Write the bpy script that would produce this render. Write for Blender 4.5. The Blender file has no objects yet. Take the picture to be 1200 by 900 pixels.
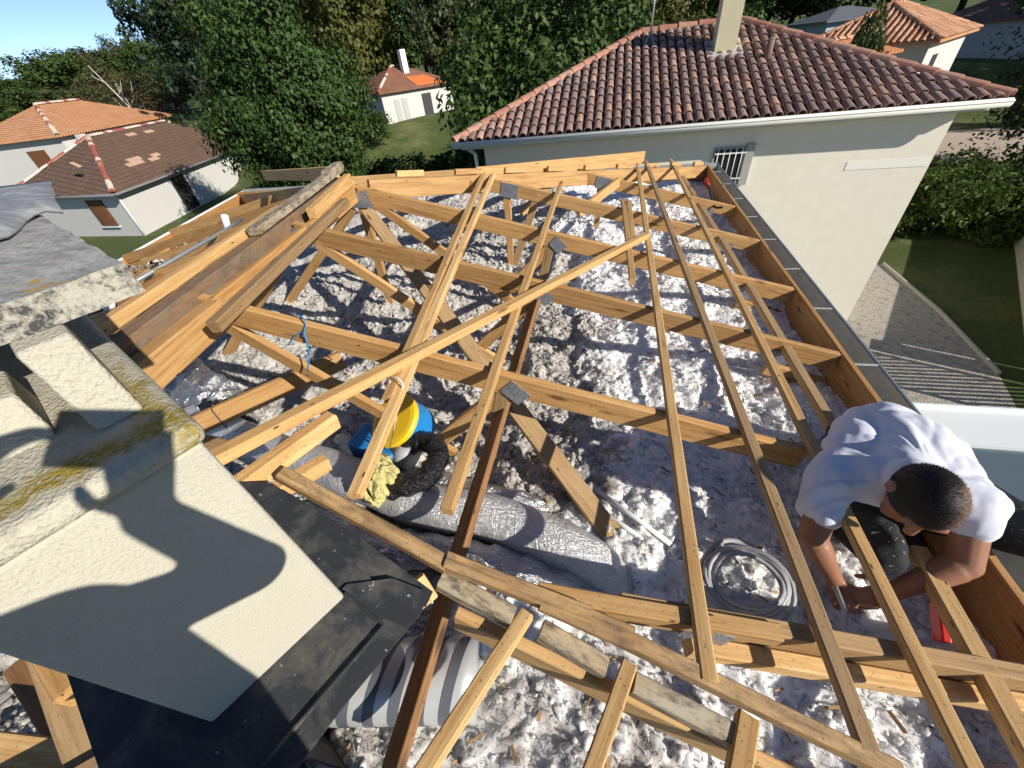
import bpy, bmesh, math, random
import numpy as np
from mathutils import Vector, Matrix
random.seed(7); RNG = np.random.default_rng(7)
scene = bpy.context.scene
ZC = 6.4                       # eye height above the garden; builder heights are measured from the eye

# ---------------------------------------------------------------- camera, sky, sun, exposure
cam = bpy.data.cameras.new('camera'); cam_o = bpy.data.objects.new('camera', cam)
scene.collection.objects.link(cam_o); scene.camera = cam_o
cam.sensor_width = 36.0; cam.lens = 13.65; cam.clip_start = 0.02; cam.clip_end = 3000
def _ortho():
    d = Vector((69, 534, 455)).normalized(); f = Vector((123, -404, 455)); f = (f - d * f.dot(d)).normalized()
    r = d.cross(f); return Matrix((r, f, -d))
R3 = _ortho()
M = Matrix.Identity(4)
for i in range(3):
    M[i][0] = R3[i][0]; M[i][1] = -R3[i][1]; M[i][2] = -R3[i][2]
M[2][3] = ZC
cam_o.matrix_world = M

SUN = Vector((0.807, -0.369, 0.463)).normalized()
EL = math.asin(SUN.z); AZ = math.atan2(SUN.x, SUN.y)
world = bpy.data.worlds.new('World'); scene.world = world; world.use_nodes = True
wn = world.node_tree.nodes; wl = world.node_tree.links
bg = wn['Background']; sky = wn.new('ShaderNodeTexSky'); sky.sky_type = 'NISHITA'
sky.sun_disc = False; sky.sun_elevation = EL; sky.sun_rotation = AZ
sky.air_density = 0.5; sky.dust_density = 0.0; sky.ozone_density = 1.6; sky.altitude = 300
wl.new(sky.outputs[0], bg.inputs[0]); bg.inputs[1].default_value = 0.12
sun = bpy.data.lights.new('sun', 'SUN'); sun.energy = 5.0; sun.angle = math.radians(0.53); sun.color = (1.0, 0.93, 0.83)
sun_o = bpy.data.objects.new('sun', sun); scene.collection.objects.link(sun_o)
sun_o.rotation_euler = (-SUN).to_track_quat('-Z', 'Y').to_euler(); sun_o.location = (30, -15, 40)
scene.view_settings.view_transform = 'Standard'; scene.view_settings.look = 'None'
scene.view_settings.exposure = 0.38; scene.view_settings.gamma = 1.0

# ---------------------------------------------------------------- helpers
COL = scene.collection
def tag(o, label=None, cat=None, group=None, kind=None):
    if label: o['label'] = label
    if cat: o['category'] = cat
    if group: o['group'] = group
    if kind: o['kind'] = kind
    return o
def link(o, parent=None):
    COL.objects.link(o)
    if parent is not None:
        o.parent = parent
        pm = Matrix.Translation(parent.location) if parent.type == 'EMPTY' and parent.parent is None else BASE.get(parent.name, Matrix.Identity(4))
        o.matrix_parent_inverse = pm.inverted()
    return o
BASE = {}
def thing(name, loc, label, cat, group=None, kind=None):
    o = bpy.data.objects.new(name, None); o.empty_display_size = 0.1
    o.location = (loc[0], loc[1], loc[2] + ZC); COL.objects.link(o)
    return tag(o, label, cat, group, kind)
def mesh_np(name, verts, faces, smooth=False):
    """faces: (n,k) int array or list of tuples; verts (n,3) in eye-relative heights already lifted by caller"""
    me = bpy.data.meshes.new(name)
    v = np.asarray(verts, dtype=np.float32)
    if isinstance(faces, np.ndarray):
        n, k = faces.shape
        me.vertices.add(len(v)); me.vertices.foreach_set('co', v.ravel())
        me.loops.add(n * k); me.loops.foreach_set('vertex_index', faces.astype(np.int32).ravel())
        me.polygons.add(n); me.polygons.foreach_set('loop_start', np.arange(0, n * k, k, dtype=np.int32))
        me.polygons.foreach_set('loop_total', np.full(n, k, dtype=np.int32))
        me.update(calc_edges=True); me.validate()
    else:
        me.from_pydata([tuple(map(float, p)) for p in v], [], faces); me.update()
    if smooth: me.polygons.foreach_set('use_smooth', np.ones(len(me.polygons), dtype=bool))
    return me
def obj(name, me, mat=None, parent=None, mw=None):
    o = bpy.data.objects.new(name, me)
    if mat is not None and len(me.materials) == 0: me.materials.append(mat)
    link(o, parent)
    if mw is not None: o.matrix_basis = mw
    BASE[o.name] = o.matrix_basis.copy()
    return o
def L(v): return np.asarray(v, float) + np.array([0, 0, ZC])
def lift(vs): return [(x, y, z + ZC) for x, y, z in vs]
class MB:
    def __init__(s): s.v = []; s.f = []
    def add(s, vs, fs):
        b = len(s.v); s.v += [tuple(p) for p in vs]; s.f += [tuple(i + b for i in f) for f in fs]; return s
    def box(s, a, b):
        x0, y0, z0 = a; x1, y1, z1 = b
        return s.add([(x0,y0,z0),(x1,y0,z0),(x1,y1,z0),(x0,y1,z0),(x0,y0,z1),(x1,y0,z1),(x1,y1,z1),(x0,y1,z1)],
              [(0,3,2,1),(4,5,6,7),(0,1,5,4),(1,2,6,5),(2,3,7,6),(3,0,4,7)])
    def prism(s, poly, z0, z1):
        n = len(poly); vs = [(p[0],p[1],z0 if len(p)<3 else p[2]+z0) for p in poly] + [(p[0],p[1],z1 if len(p)<3 else p[2]+z1) for p in poly]
        return s.add(vs, [tuple(range(n-1,-1,-1)), tuple(range(n,2*n))] + [(i,(i+1)%n,(i+1)%n+n,i+n) for i in range(n)])
    def tube(s, pts, r, n=10, caps=True):
        pts = [Vector(p) for p in pts]; rs = r if isinstance(r, (list, tuple)) else [r]*len(pts)
        b = len(s.v); up = None
        for i, p in enumerate(pts):
            t = (pts[min(i+1,len(pts)-1)] - pts[max(i-1,0)]).normalized()
            if up is None: up = Vector((0,0,1)) if abs(t.z) < .9 else Vector((1,0,0))
            u = (up - t*up.dot(t)).normalized(); w = t.cross(u); up = u
            for k in range(n):
                a = 2*math.pi*k/n; s.v.append(tuple(p + (u*math.cos(a)+w*math.sin(a))*rs[i]))
        for i in range(len(pts)-1):
            for k in range(n):
                s.f.append((b+i*n+k, b+i*n+(k+1)%n, b+(i+1)*n+(k+1)%n, b+(i+1)*n+k))
        if caps:
            s.f.append(tuple(b+k for k in range(n-1,-1,-1))); s.f.append(tuple(b+(len(pts)-1)*n+k for k in range(n)))
        return s
    def build(s, name, mat, parent=None, smooth=False, raw=False):
        me = mesh_np(name, s.v if raw else lift(s.v), s.f, smooth)
        return obj(name, me, mat, parent)
def bevel(o, w=.006, seg=2):
    m = o.modifiers.new('bevel', 'BEVEL'); m.width = w; m.segments = seg; m.limit_method = 'ANGLE'; m.angle_limit = math.radians(40)
    return o
def rot_to(p0, p1, up=(0,0,1)):
    x = (Vector(p1)-Vector(p0)); ln = x.length; x.normalize(); up = Vector(up)
    y = up.cross(x)
    if y.length < 1e-4: y = Vector((0,1,0)).cross(x)
    y.normalize(); z = x.cross(y)
    m = Matrix.Identity(4)
    for i in range(3): m[i][0]=x[i]; m[i][1]=y[i]; m[i][2]=z[i]
    return m, ln
def beam(name, p0, p1, w, h, mat, label=None, cat=None, group=None, parent=None, up=(0,0,1), top=True, bow=.004, cut=0.0, kind=None):
    """a sawn timber from p0 to p1 (centre of its top face), w wide, h deep, with eased arrises and a slight bow"""
    m, ln = rot_to(p0, p1, up)
    ns = max(3, int(ln/.22)); c = min(.004, w*.12); v = []; f = []
    bx, bz = random.uniform(-1,1)*bow, random.uniform(-1,1)*bow
    oz = -h if top else -h/2
    for i in range(ns+1):
        t = i/ns; x = ln*t; s = math.sin(math.pi*t)
        jy = bx*s*ln*.5 + random.uniform(-.0007,.0007); jz = bz*s*ln*.5*(0.4) + random.uniform(-.0006,.0006)
        for (yy, zz) in ((-w/2+c,0),(w/2-c,0),(w/2,c),(w/2,h-c),(w/2-c,h),(-w/2+c,h),(-w/2,h-c),(-w/2,c)):
            xx = x
            if i == 0: xx += cut*zz + random.uniform(-.002,.002)
            if i == ns: xx += -cut*zz + random.uniform(-.002,.002)
            v.append((xx, yy+jy, zz+oz+jz))
    for i in range(ns):
        for k in range(8): f.append((i*8+k, i*8+(k+1)%8, (i+1)*8+(k+1)%8, (i+1)*8+k))
    f.append(tuple(range(7,-1,-1))); f.append(tuple(ns*8+k for k in range(8)))
    me = mesh_np(name, v, f)
    mm = m.copy(); mm.translation = Vector((p0[0], p0[1], p0[2]+ZC))
    o = obj(name, me, mat, parent, mm)
    if parent is None: tag(o, label, cat, group, kind or 'thing')
    return o

# ---------------------------------------------------------------- materials
class NT:
    def __init__(s, name):
        s.m = bpy.data.materials.new(name); s.m.use_nodes = True; s.t = s.m.node_tree; s.n = s.t.nodes; s.l = s.t.links
        s.b = s.n['Principled BSDF']; s.b.inputs['Roughness'].default_value = .8; s.b.inputs['Specular IOR Level'].default_value = .3
    def node(s, typ, **kw):
        nd = s.n.new(typ)
        for k, v in kw.items():
            if k.startswith('i_'): nd.inputs[k[2:].replace('_',' ')].default_value = v
            else: setattr(nd, k, v)
        return nd
    def coord(s, kind='Object', scale=(1,1,1), rot=(0,0,0)):
        tc = s.n.new('ShaderNodeTexCoord'); mp = s.n.new('ShaderNodeMapping'); mp.inputs['Scale'].default_value = scale; mp.inputs['Rotation'].default_value = rot
        s.l.new(tc.outputs[kind], mp.inputs[0]); return mp.outputs[0]
    def noise(s, co, scale, detail=4, rough=.55, dist=0):
        nd = s.n.new('ShaderNodeTexNoise'); nd.inputs['Scale'].default_value = scale; nd.inputs['Detail'].default_value = detail
        nd.inputs['Roughness'].default_value = rough; nd.inputs['Distortion'].default_value = dist
        if co is not None: s.l.new(co, nd.inputs['Vector'])
        return nd.outputs['Fac']
    def voro(s, co, scale, feature='F1'):
        nd = s.n.new('ShaderNodeTexVoronoi'); nd.feature = feature; nd.inputs['Scale'].default_value = scale
        s.l.new(co, nd.inputs['Vector']); return nd.outputs['Distance']
    def ramp(s, fac, stops):
        nd = s.n.new('ShaderNodeValToRGB'); cr = nd.color_ramp
        while len(cr.elements) < len(stops): cr.elements.new(.5)
        for e, (p, c) in zip(cr.elements, stops): e.position = p; e.color = (*c, 1) if len(c) == 3 else c
        s.l.new(fac, nd.inputs[0]); return nd.outputs[0]
    def mix(s, fac, a, b, mode='MIX'):
        nd = s.n.new('ShaderNodeMix'); nd.data_type = 'RGBA'; nd.blend_type = mode
        for sock, val in ((nd.inputs[0], fac), (nd.inputs[6], a), (nd.inputs[7], b)):
            if hasattr(val, 'is_linked') or isinstance(val, bpy.types.NodeSocket): s.l.new(val, sock)
            elif isinstance(val, (int, float)): sock.default_value = val
            else: sock.default_value = (*val, 1)
        return nd.outputs[2]
    def math(s, op, a, b=None, clamp=False):
        nd = s.n.new('ShaderNodeMath'); nd.operation = op; nd.use_clamp = clamp
        for sock, val in ((nd.inputs[0], a), (nd.inputs[1], b)):
            if val is None: continue
            if isinstance(val, (int, float)): sock.default_value = val
            else: s.l.new(val, sock)
        return nd.outputs[0]
    def col(s, c):
        if isinstance(c, bpy.types.NodeSocket): s.l.new(c, s.b.inputs['Base Color'])
        else: s.b.inputs['Base Color'].default_value = (*c, 1)
        return s
    def bump(s, h, strength=.4, dist=.01):
        nd = s.n.new('ShaderNodeBump'); nd.inputs['Strength'].default_value = strength; nd.inputs['Distance'].default_value = dist
        s.l.new(h, nd.inputs['Height']); s.l.new(nd.outputs[0], s.b.inputs['Normal']); return s
    def rough(s, r):
        if isinstance(r, bpy.types.NodeSocket): s.l.new(r, s.b.inputs['Roughness'])
        else: s.b.inputs['Roughness'].default_value = r
        return s
    def metal(s, v): s.b.inputs['Metallic'].default_value = v; return s
    def objrand(s): return s.n.new('ShaderNodeObjectInfo').outputs['Random']
    def island(s): return s.n.new('ShaderNodeNewGeometry').outputs['Random Per Island']
    def xyz(s, co):
        nd = s.n.new('ShaderNodeSeparateXYZ'); s.l.new(co, nd.inputs[0]); return nd.outputs
def wood(name, a, b, dark, stain=.25, grey=None, dirt=0.0):
    t = NT(name)
    oi = t.n.new('ShaderNodeObjectInfo'); tc = t.n.new('ShaderNodeTexCoord')
    ad = t.n.new('ShaderNodeVectorMath'); ad.operation = 'MULTIPLY_ADD'; ad.inputs[1].default_value = (1,1,1)
    cx = t.n.new('ShaderNodeCombineXYZ'); k = t.math('MULTIPLY', oi.outputs['Random'], 37.0)
    for i in range(3): t.l.new(k, cx.inputs[i])
    t.l.new(tc.outputs['Object'], ad.inputs[0]); t.l.new(cx.outputs[0], ad.inputs[2])
    def mp(sc):
        m = t.n.new('ShaderNodeMapping'); m.inputs['Scale'].default_value = sc; t.l.new(ad.outputs[0], m.inputs[0]); return m.outputs[0]
    grain = t.noise(mp((1.1, 26, 26)), 2.6, 5, .6, .35)
    fine = t.noise(mp((6, 160, 160)), 2.0, 3, .6)
    blot = t.noise(mp((2.2, 5, 5)), 1.6, 4, .6, .4)
    c = t.ramp(grain, [(.28, dark), (.44, a), (.62, b), (.8, a)])
    c = t.mix(t.math('MULTIPLY', t.math('SUBTRACT', fine, .42, True), .9), c, dark)
    tone = t.ramp(t.math('FRACT', t.math('MULTIPLY', oi.outputs['Random'], 5.7)), [(0,(.66,.62,.58)),(.3,(.98,.92,.84)),(.6,(.84,.82,.80)),(1,(1.14,1.13,1.12))]); c = t.mix(1.0, c, tone, 'MULTIPLY')
    c = t.mix(t.math('MULTIPLY', t.ramp(blot, [(.50,(0,0,0)),(.72,(1,1,1))]), stain), c, dark)
    kn = t.voro(mp((2.6, 11, 11)), 1.0); c = t.mix(t.ramp(kn, [(.06,(1,1,1)),(.16,(0,0,0))]), c, tuple(x*.45 for x in dark))
    sp = t.noise(mp((60,60,60)), 2.0, 2); c = t.mix(t.math('MULTIPLY', t.ramp(sp, [(.64,(0,0,0)),(.70,(1,1,1))]), .6), c, (.06,.045,.03))
    nl = t.voro(mp((7,22,22)), 1.0); c = t.mix(t.ramp(nl, [(.05,(1,1,1)),(.09,(0,0,0))]), c, (.03,.025,.02))
    crk = t.noise(mp((.8,70,70)), 2.2, 4, .6, .2); c = t.mix(t.math('MULTIPLY', t.ramp(crk, [(.66,(0,0,0)),(.69,(1,1,1))]), .55), c, tuple(x*.4 for x in dark))
    if grey is not None:
        c = t.mix(t.ramp(t.noise(mp((3,18,18)), 1.5, 5, .65), [(.3,(0,0,0)),(.6,(1,1,1))]), c, grey)
    if dirt: c = t.mix(t.math('MULTIPLY', t.ramp(t.noise(mp((5,12,12)), 3, 5, .7), [(.45,(0,0,0)),(.65,(1,1,1))]), dirt), c, (.07,.055,.04))
    t.col(c).rough(.74).bump(t.math('ADD', grain, t.math('MULTIPLY', fine, .5)), .35, .003)
    return t.m
def plain(name, c, rough=.6, metal=0.0, var=.15, vs=8, bump=0.0, bs=40, bd=.005, spec=.3):
    t = NT(name); co = t.coord()
    n = t.noise(co, vs, 5, .6); t.col(t.mix(n, tuple(x*(1-var) for x in c), tuple(min(1,x*(1+var)) for x in c))).rough(rough).metal(metal)
    t.b.inputs['Specular IOR Level'].default_value = spec
    if bump: t.bump(t.noise(co, bs, 4), bump, bd)
    return t.m
W_TRUSS = wood('truss_wood', (.49,.290,.112), (.59,.375,.165), (.30,.155,.052), .45)
W_BROWN = wood('brown_wood', (.26,.135,.055), (.34,.18,.075), (.15,.075,.03), .45)
W_LIGHT = wood('light_wood', (.56,.35,.145), (.66,.45,.21), (.38,.21,.075), .40)
W_DULL = wood('dull_wood', (.40,.265,.13), (.47,.32,.17), (.27,.165,.075), .35)
W_OLD = wood('old_wood', (.42,.30,.16), (.52,.39,.23), (.13,.085,.05), .6, grey=(.38,.33,.24), dirt=.9)
W_WORN = wood('worn_wood', (.46,.29,.13), (.55,.37,.18), (.2,.12,.06), .6, dirt=.55)
W_FASC = wood('fascia_wood', (.42,.225,.075), (.50,.285,.11), (.26,.125,.04), .4)
W_RIDGE = wood('weathered_ridge_wood', (.30,.165,.075), (.37,.21,.10), (.13,.075,.04), .6, grey=(.20,.15,.10), dirt=.5)
PLATE = NT('nail_plate'); _co = PLATE.coord(scale=(1,1,1)); PLATE.col(PLATE.mix(PLATE.ramp(PLATE.voro(_co, 90), [(.25,(1,1,1)),(.4,(0,0,0))]), (.33,.36,.40), (.12,.13,.15))).rough(.42).metal(.55); PLATE = PLATE.m
ZINC = plain('zinc', (.34,.36,.37), .5, .6, .25, 5)
ZINC_DARK = plain('zinc_inside', (.36,.365,.34), .7, .0, .35, 9)
WHITE_PAINT = plain('white_paint', (.74,.76,.75), .5, 0, .04, 3)
BLACKSHEET = NT('black_sheet'); _co = BLACKSHEET.coord()
_d = BLACKSHEET.ramp(BLACKSHEET.noise(_co, 7, 6, .7, .5), [(.47,(0,0,0)),(.66,(1,1,1))]); _s = BLACKSHEET.ramp(BLACKSHEET.noise(_co, 70, 3, .6), [(.68,(0,0,0)),(.73,(1,1,1))])
BLACKSHEET.col(BLACKSHEET.mix(BLACKSHEET.math('MULTIPLY', _s, .6), BLACKSHEET.mix(BLACKSHEET.math('MULTIPLY', _d, .8), (.026,.029,.033), (.115,.108,.088)), (.42,.42,.40))).rough(.55); BLACKSHEET.bump(BLACKSHEET.noise(_co, 30, 4), .12, .004); BLACKSHEET = BLACKSHEET.m
RUST = plain('wire', (.55,.55,.53), .4, .5, .2)
CORD = plain('white_cord', (.8,.8,.78), .7, 0, .08)
BLUECORD = plain('blue_cord', (.04,.22,.50), .6, 0, .2)
CONDUIT = NT('grey_conduit'); CONDUIT.col((.36,.365,.375)).rough(.45); CONDUIT = CONDUIT.m
RED = plain('red_paint', (.55,.02,.015), .35, 0, .2)
BLUE = plain('blue_plastic', (.012,.19,.50), .38, 0, .18, 10, spec=.5)
YELLOW = plain('yellow_plastic', (.80,.50,.012), .4, 0, .08, 10, spec=.5)
GREYPL = plain('grey_plastic', (.30,.31,.33), .45, 0, .12, 10)
def foil(name, c, metal, rough, bs, strength):
    t = NT(name); co = t.coord(); n = t.noise(co, 3.5, 4)
    t.col(t.mix(n, tuple(x*.75 for x in c), tuple(min(1,x*1.2) for x in c))).metal(metal).rough(rough)
    t.bump(t.math('ADD', t.noise(t.coord(scale=(.6,2.6,1.8)), bs, 5, .6, 2.2), t.math('MULTIPLY', t.noise(t.coord(scale=(2.2,.7,1.2)), bs*.6, 3, .5, 1.5), .8)), strength, .018); return t.m
FOIL = foil('plastic_sleeve', (.60,.605,.61), .45, .24, 22, .7)
FOIL_BRIGHT = foil('aluminium_foil', (.55,.56,.57), .85, .22, 16, .7)
BLACKFILM = foil('black_film', (.012,.012,.014), 0, .2, 18, .8)
WOOLY = plain('yellow_glass_wool', (.56,.50,.21), .95, 0, .25, 18, .9, 60, .02)
def insulation_mat(name, shift):
    t = NT(name); co = t.coord(); x = t.xyz(co)
    big = t.noise(co, 1.6, 4, .6, .3); mid = t.noise(co, 11, 5, .65); fn = t.noise(co, 75, 4, .7)
    # old grey wool by the ridge, white new wool towards the eave and under the camera
    xb = t.n.new('ShaderNodeFloatCurve') if False else None
    xb = t.ramp(t.math('DIVIDE', x[1], 7.0), [(0,(.28,)*3),(.09,(.32,)*3),(.16,(1.0,)*3),(.36,(.90,)*3),(.57,(.62,)*3),(1,(.2,)*3)])
    edge = t.math('MULTIPLY', t.math('SUBTRACT', t.math('ADD', x[0], 1.0), xb), 1.6)
    k = t.math('ADD', t.math('ADD', edge, t.math('MULTIPLY', t.math('SUBTRACT', big, .5), 1.7)), shift)
    k = t.math('ADD', k, t.math('MULTIPLY', t.math('SUBTRACT', mid, .5), 1.3))
    grey = t.ramp(mid, [(.3,(.30,.285,.26)),(.5,(.47,.45,.415)),(.7,(.62,.595,.555))])
    white = t.ramp(mid, [(.28,(.78,.78,.775)),(.5,(.90,.90,.895)),(.75,(.96,.96,.96))])
    c = t.mix(t.ramp(k, [(.25,(0,0,0)),(.62,(1,1,1))]), grey, white)
    deb = t.ramp(t.noise(co, 5.5, 5, .7, .6), [(.60,(0,0,0)),(.70,(1,1,1))])
    near = t.ramp(x[1], [(.0,(.55,.55,.55)),(.06,(.55,.55,.55)),(.10,(.1,.1,.1))])
    c = t.mix(t.math('MULTIPLY', deb, .25), c, (.25,.22,.185))
    dz = t.ramp(t.math('DIVIDE', x[1], 7.0), [(0,(.68,)*3),(.045,(.6,)*3),(.085,(.1,)*3),(1,(0,)*3)])
    c = t.mix(t.math('MULTIPLY', dz, t.ramp(t.noise(co, 4.5, 4, .65, .5), [(.42,(0,0,0)),(.58,(1,1,1))])), c, (.33,.30,.26))
    c = t.mix(t.math('MULTIPLY', t.ramp(fn, [(.64,(0,0,0)),(.71,(1,1,1))]), .22), c, (.16,.135,.11))
    t.col(c).rough(1.0); t.b.inputs['Specular IOR Level'].default_value = .0
    t.b.inputs['Subsurface Weight'].default_value = .75; t.b.inputs['Subsurface Radius'].default_value = (1.0,.97,.93); t.b.inputs['Subsurface Scale'].default_value = .022
    t.bump(t.math('ADD', t.noise(co, 38, 6, .72), t.math('MULTIPLY', fn, .4)), .75, .014)
    return t.m
INSUL = insulation_mat('loose_insulation', .42)
FLUFF = insulation_mat('insulation_flakes', .50)
def render_mat(name, c, lich=0.0, bs=190, st=.5, bd=.005, grime=.15):
    t = NT(name); co = t.coord()
    cc = t.mix(t.noise(co, 5, 5, .6), tuple(x*(1-grime) for x in c), tuple(min(1,x*1.05) for x in c))
    sp = t.noise(co, bs*1.2, 2, .6); cc = t.mix(t.math('MULTIPLY', t.ramp(sp, [(.58,(0,0,0)),(.68,(1,1,1))]), .35), cc, tuple(x*.55 for x in c))
    t.col(cc).rough(.92).bump(t.noise(co, bs, 3, .55), st, bd); return t
CREAM = render_mat('cream_render', (.50,.475,.385), bs=210, st=.7, bd=.004).m
CROWN = render_mat('crown_render', (.51,.48,.38), bs=150, st=.9, bd=.007).m
def slab_mat():
    t = NT('weathered_concrete'); co = t.coord(rot=(0,0,.43)); st = t.coord(scale=(1.0,2.6,1.0), rot=(0,0,-.43))
    a = t.noise(st, 16, 8, .75, .35); b = t.noise(co, 120, 5, .75); g = t.noise(co, 4, 4, .6)
    c = t.ramp(a, [(.34,(.10,.10,.10)),(.44,(.25,.25,.24)),(.56,(.38,.375,.355)),(.72,(.47,.46,.42))])
    c = t.mix(t.math('MULTIPLY', t.ramp(b, [(.5,(0,0,0)),(.60,(1,1,1))]), .45), c, (.07,.07,.07))
    c = t.mix(t.math('MULTIPLY', g, .35), c, (.44,.42,.37))
    y = t.ramp(t.noise(t.coord(), 13, 5, .62, .3), [(.60,(0,0,0)),(.63,(1,1,1))])
    c = t.mix(t.math('MULTIPLY', y, .9), c, t.mix(t.noise(co,50,3), (.36,.20,.015), (.50,.34,.05)))
    t.col(c).rough(.95).bump(t.math('ADD', a, b), .6, .004); return t.m
SLAB = slab_mat()
def edge_mat():
    t = NT('concrete_edge'); co = t.coord(); b = t.noise(co, 85, 6, .75, .4); a = t.noise(co, 14, 3)
    k = t.math('ADD', b, t.math('MULTIPLY', t.math('SUBTRACT', a, .5), .5))
    t.col(t.ramp(k, [(.38,(.06,.06,.06)),(.47,(.27,.255,.215)),(.58,(.45,.43,.35))])).rough(.95).bump(b, .6, .006); return t.m
EDGE = edge_mat()
def lichen_render():
    t = NT('lichened_render'); co = t.coord()
    base = t.mix(t.noise(co, 9, 5, .6), (.45,.425,.34), (.66,.62,.49))
    l = t.ramp(t.noise(co, 38, 6, .75, .2), [(.36,(0,0,0)),(.50,(1,1,1))])
    g = t.ramp(t.noise(co, 4.0, 3, .5), [(.42,(0,0,0)),(.56,(1,1,1))])
    lc = t.mix(t.noise(co, 70, 4, .7), (.13,.10,.012), (.40,.30,.035))
    t.col(t.mix(t.math('MULTIPLY', t.math('MULTIPLY', l, 1.0), .95), base, lc)).rough(.95).bump(t.noise(co, 110, 4, .6), .9, .008); return t.m
LICHEN = lichen_render()
LEAD = NT('lead_sheet'); _co = LEAD.coord(scale=(1.5,4,2)); _n = LEAD.noise(_co, 9, 6, .7, .5)
LEAD.col(LEAD.ramp(_n, [(.3,(.19,.195,.20)),(.52,(.30,.305,.305)),(.68,(.46,.46,.45))])).rough(.62).metal(.15).bump(_n, .5, .012); LEAD = LEAD.m

# ================================================================ ground, garden
def terrain(x, y):
    r = np.hypot(x, y); az = np.degrees(np.arctan2(x, y))
    a = np.clip((r-33-10*np.clip((az-4)/14, 0, 1)-13*np.clip((-az-42)/5, 0, 1))/15, 0, 1); a = a*a*(3-2*a)
    far = np.clip((r-60)/300, 0, 1)
    return -6.4 + 2.6*a + 14*far
def grass_mat(name, c1, c2, dry):
    t = NT(name); co = t.coord(); a = t.noise(co, .35, 6, .65); b = t.noise(co, 9, 5, .75); f = t.noise(co, 60, 4, .7)
    c = t.mix(a, c1, c2); c = t.mix(t.ramp(b, [(.35,(0,0,0)),(.7,(1,1,1))]), c, tuple(x*.55 for x in c1)); c = t.mix(t.math('MULTIPLY', t.ramp(a, [(.52,(0,0,0)),(.68,(1,1,1))]), .6), c, dry)
    t.col(c).rough(.95).bump(t.math('ADD', b, f), .8, .05); return t.m
GRASS = grass_mat('meadow', (.085,.125,.03), (.13,.165,.045), (.25,.22,.10))
LAWN = grass_mat('lawn_grass', (.075,.105,.024), (.12,.14,.04), (.18,.17,.07))
rr = np.concatenate([np.linspace(1, 60, 40), np.geomspace(64, 1500, 34)]); na = 120
vs = [(0,0,-6.4)]; fs = []
for r_ in rr:
    for k in range(na):
        a = 2*math.pi*k/na; x, y = r_*math.sin(a), r_*math.cos(a); vs.append((x, y, float(terrain(x, y))))
for k in range(na): fs.append((0, 1+(k+1)%na, 1+k))
for i in range(len(rr)-1):
    for k in range(na): fs.append((1+i*na+k, 1+i*na+(k+1)%na, 1+(i+1)*na+(k+1)%na, 1+(i+1)*na+k))
tag(obj('ground', mesh_np('ground', lift(vs), fs, True), GRASS), 'grassy ground spreading around the houses to the wooded hill', None, None, 'structure')
t = NT('gravel'); co = t.coord(); v = t.voro(co, 30); n = t.noise(co, 120, 3); big = t.noise(co, 1.2, 4)
t.col(t.mix(t.math('MULTIPLY', t.ramp(t.noise(co,6,5,.7),[(.5,(0,0,0)),(.62,(1,1,1))]), .5), t.mix(v, (.60,.55,.47), (.36,.33,.28)), (.14,.115,.08))).rough(.95).bump(t.math('ADD', v, n), .9, .03); GRAVEL = t.m
def sheet(name, poly, z, mat, label=None, kind='structure'):
    n = len(poly); return tag(obj(name, mesh_np(name, lift([(x,y,z) for x,y in poly]), [tuple(range(n))]), mat), label, None, None, kind)
sheet('gravel_path', [(1.3,-6),(8.2,-6),(8.25,7.4),(8.6,8.5),(8.85,11.2),(8.85,14.2),(6.4,14.6),(6.4,10.9),(1.3,10.9)], -6.396, GRAVEL, 'pale gravel path between the two houses')
sheet('lawn', [(8.9,14.4),(8.92,11.2),(8.66,8.5),(8.9,8.2),(12.6,14.6),(13,15.6),(8.9,15.6)], -6.392, LAWN, 'shaded lawn beside the gravel path')
DRIVE = plain('driveway', (.44,.36,.28), .9, 0, .15, 1.5, .3, 60, .01); ASPH = plain('asphalt', (.10,.10,.10), .9, 0, .2, 2, .4, 80, .01)
sheet('driveway', [(15.5,26.5),(26,24.0),(30,33),(19,34)], -6.392, DRIVE, 'pinkish paved driveway beyond the hedge')
sheet('road', [(13.0,21.5),(30,17),(31,23.2),(14.5,25.8)], -6.394, ASPH, 'grey asphalt lane beyond the hedge')
# path edging
o = thing('path_edging', (8.8,11,-6.4), 'thin pale concrete edging between gravel path and lawn', 'edging')
for (a, b) in (((8.58,8.5),(8.85,11.2)),((8.85,11.2),(8.85,14.2))):
    beam('edging_strip', (*a,-6.32), (*b,-6.32), .06, .12, plain('edging_concrete', (.4,.38,.34), .9), parent=o, bow=0)
# garden wall on the far side of the lawn
o = thing('garden_wall', (11,11.8,-6.4), 'low cream rendered garden wall along the shaded lawn', 'wall')
d = Vector((12.64-9.3, 14.75-8.83, 0)).normalized(); nrm = Vector((d.y, -d.x, 0))
def quadwall(p, q, th, z0, z1, nm, mat, par):
    p = Vector((*p,0)); q = Vector((*q,0)); dd = (q-p).normalized(); nn = Vector((dd.y,-dd.x,0))*th
    return MB().prism([tuple(p[:2]), tuple(q[:2]), tuple((q+nn)[:2]), tuple((p+nn)[:2])], z0, z1).build(nm, mat, par)
bevel(quadwall((9.25,8.75), (13.4,16.1), .22, -6.5, -5.15, 'wall_body', render_mat('garden_wall_render', (.55,.50,.40), bs=30, bd=.02).m, o), .02)
bevel(quadwall((9.22,8.70), (13.43,16.15), .28, -5.149, -5.09, 'coping', plain('coping_stone', (.5,.46,.38), .9), o), .01)
bevel(quadwall((9.0,8.2), (9.24,8.68), .34, -6.5, -4.95, 'gate_post', plain('gate_post_render', (.5,.46,.38), .9), o), .02)
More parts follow.
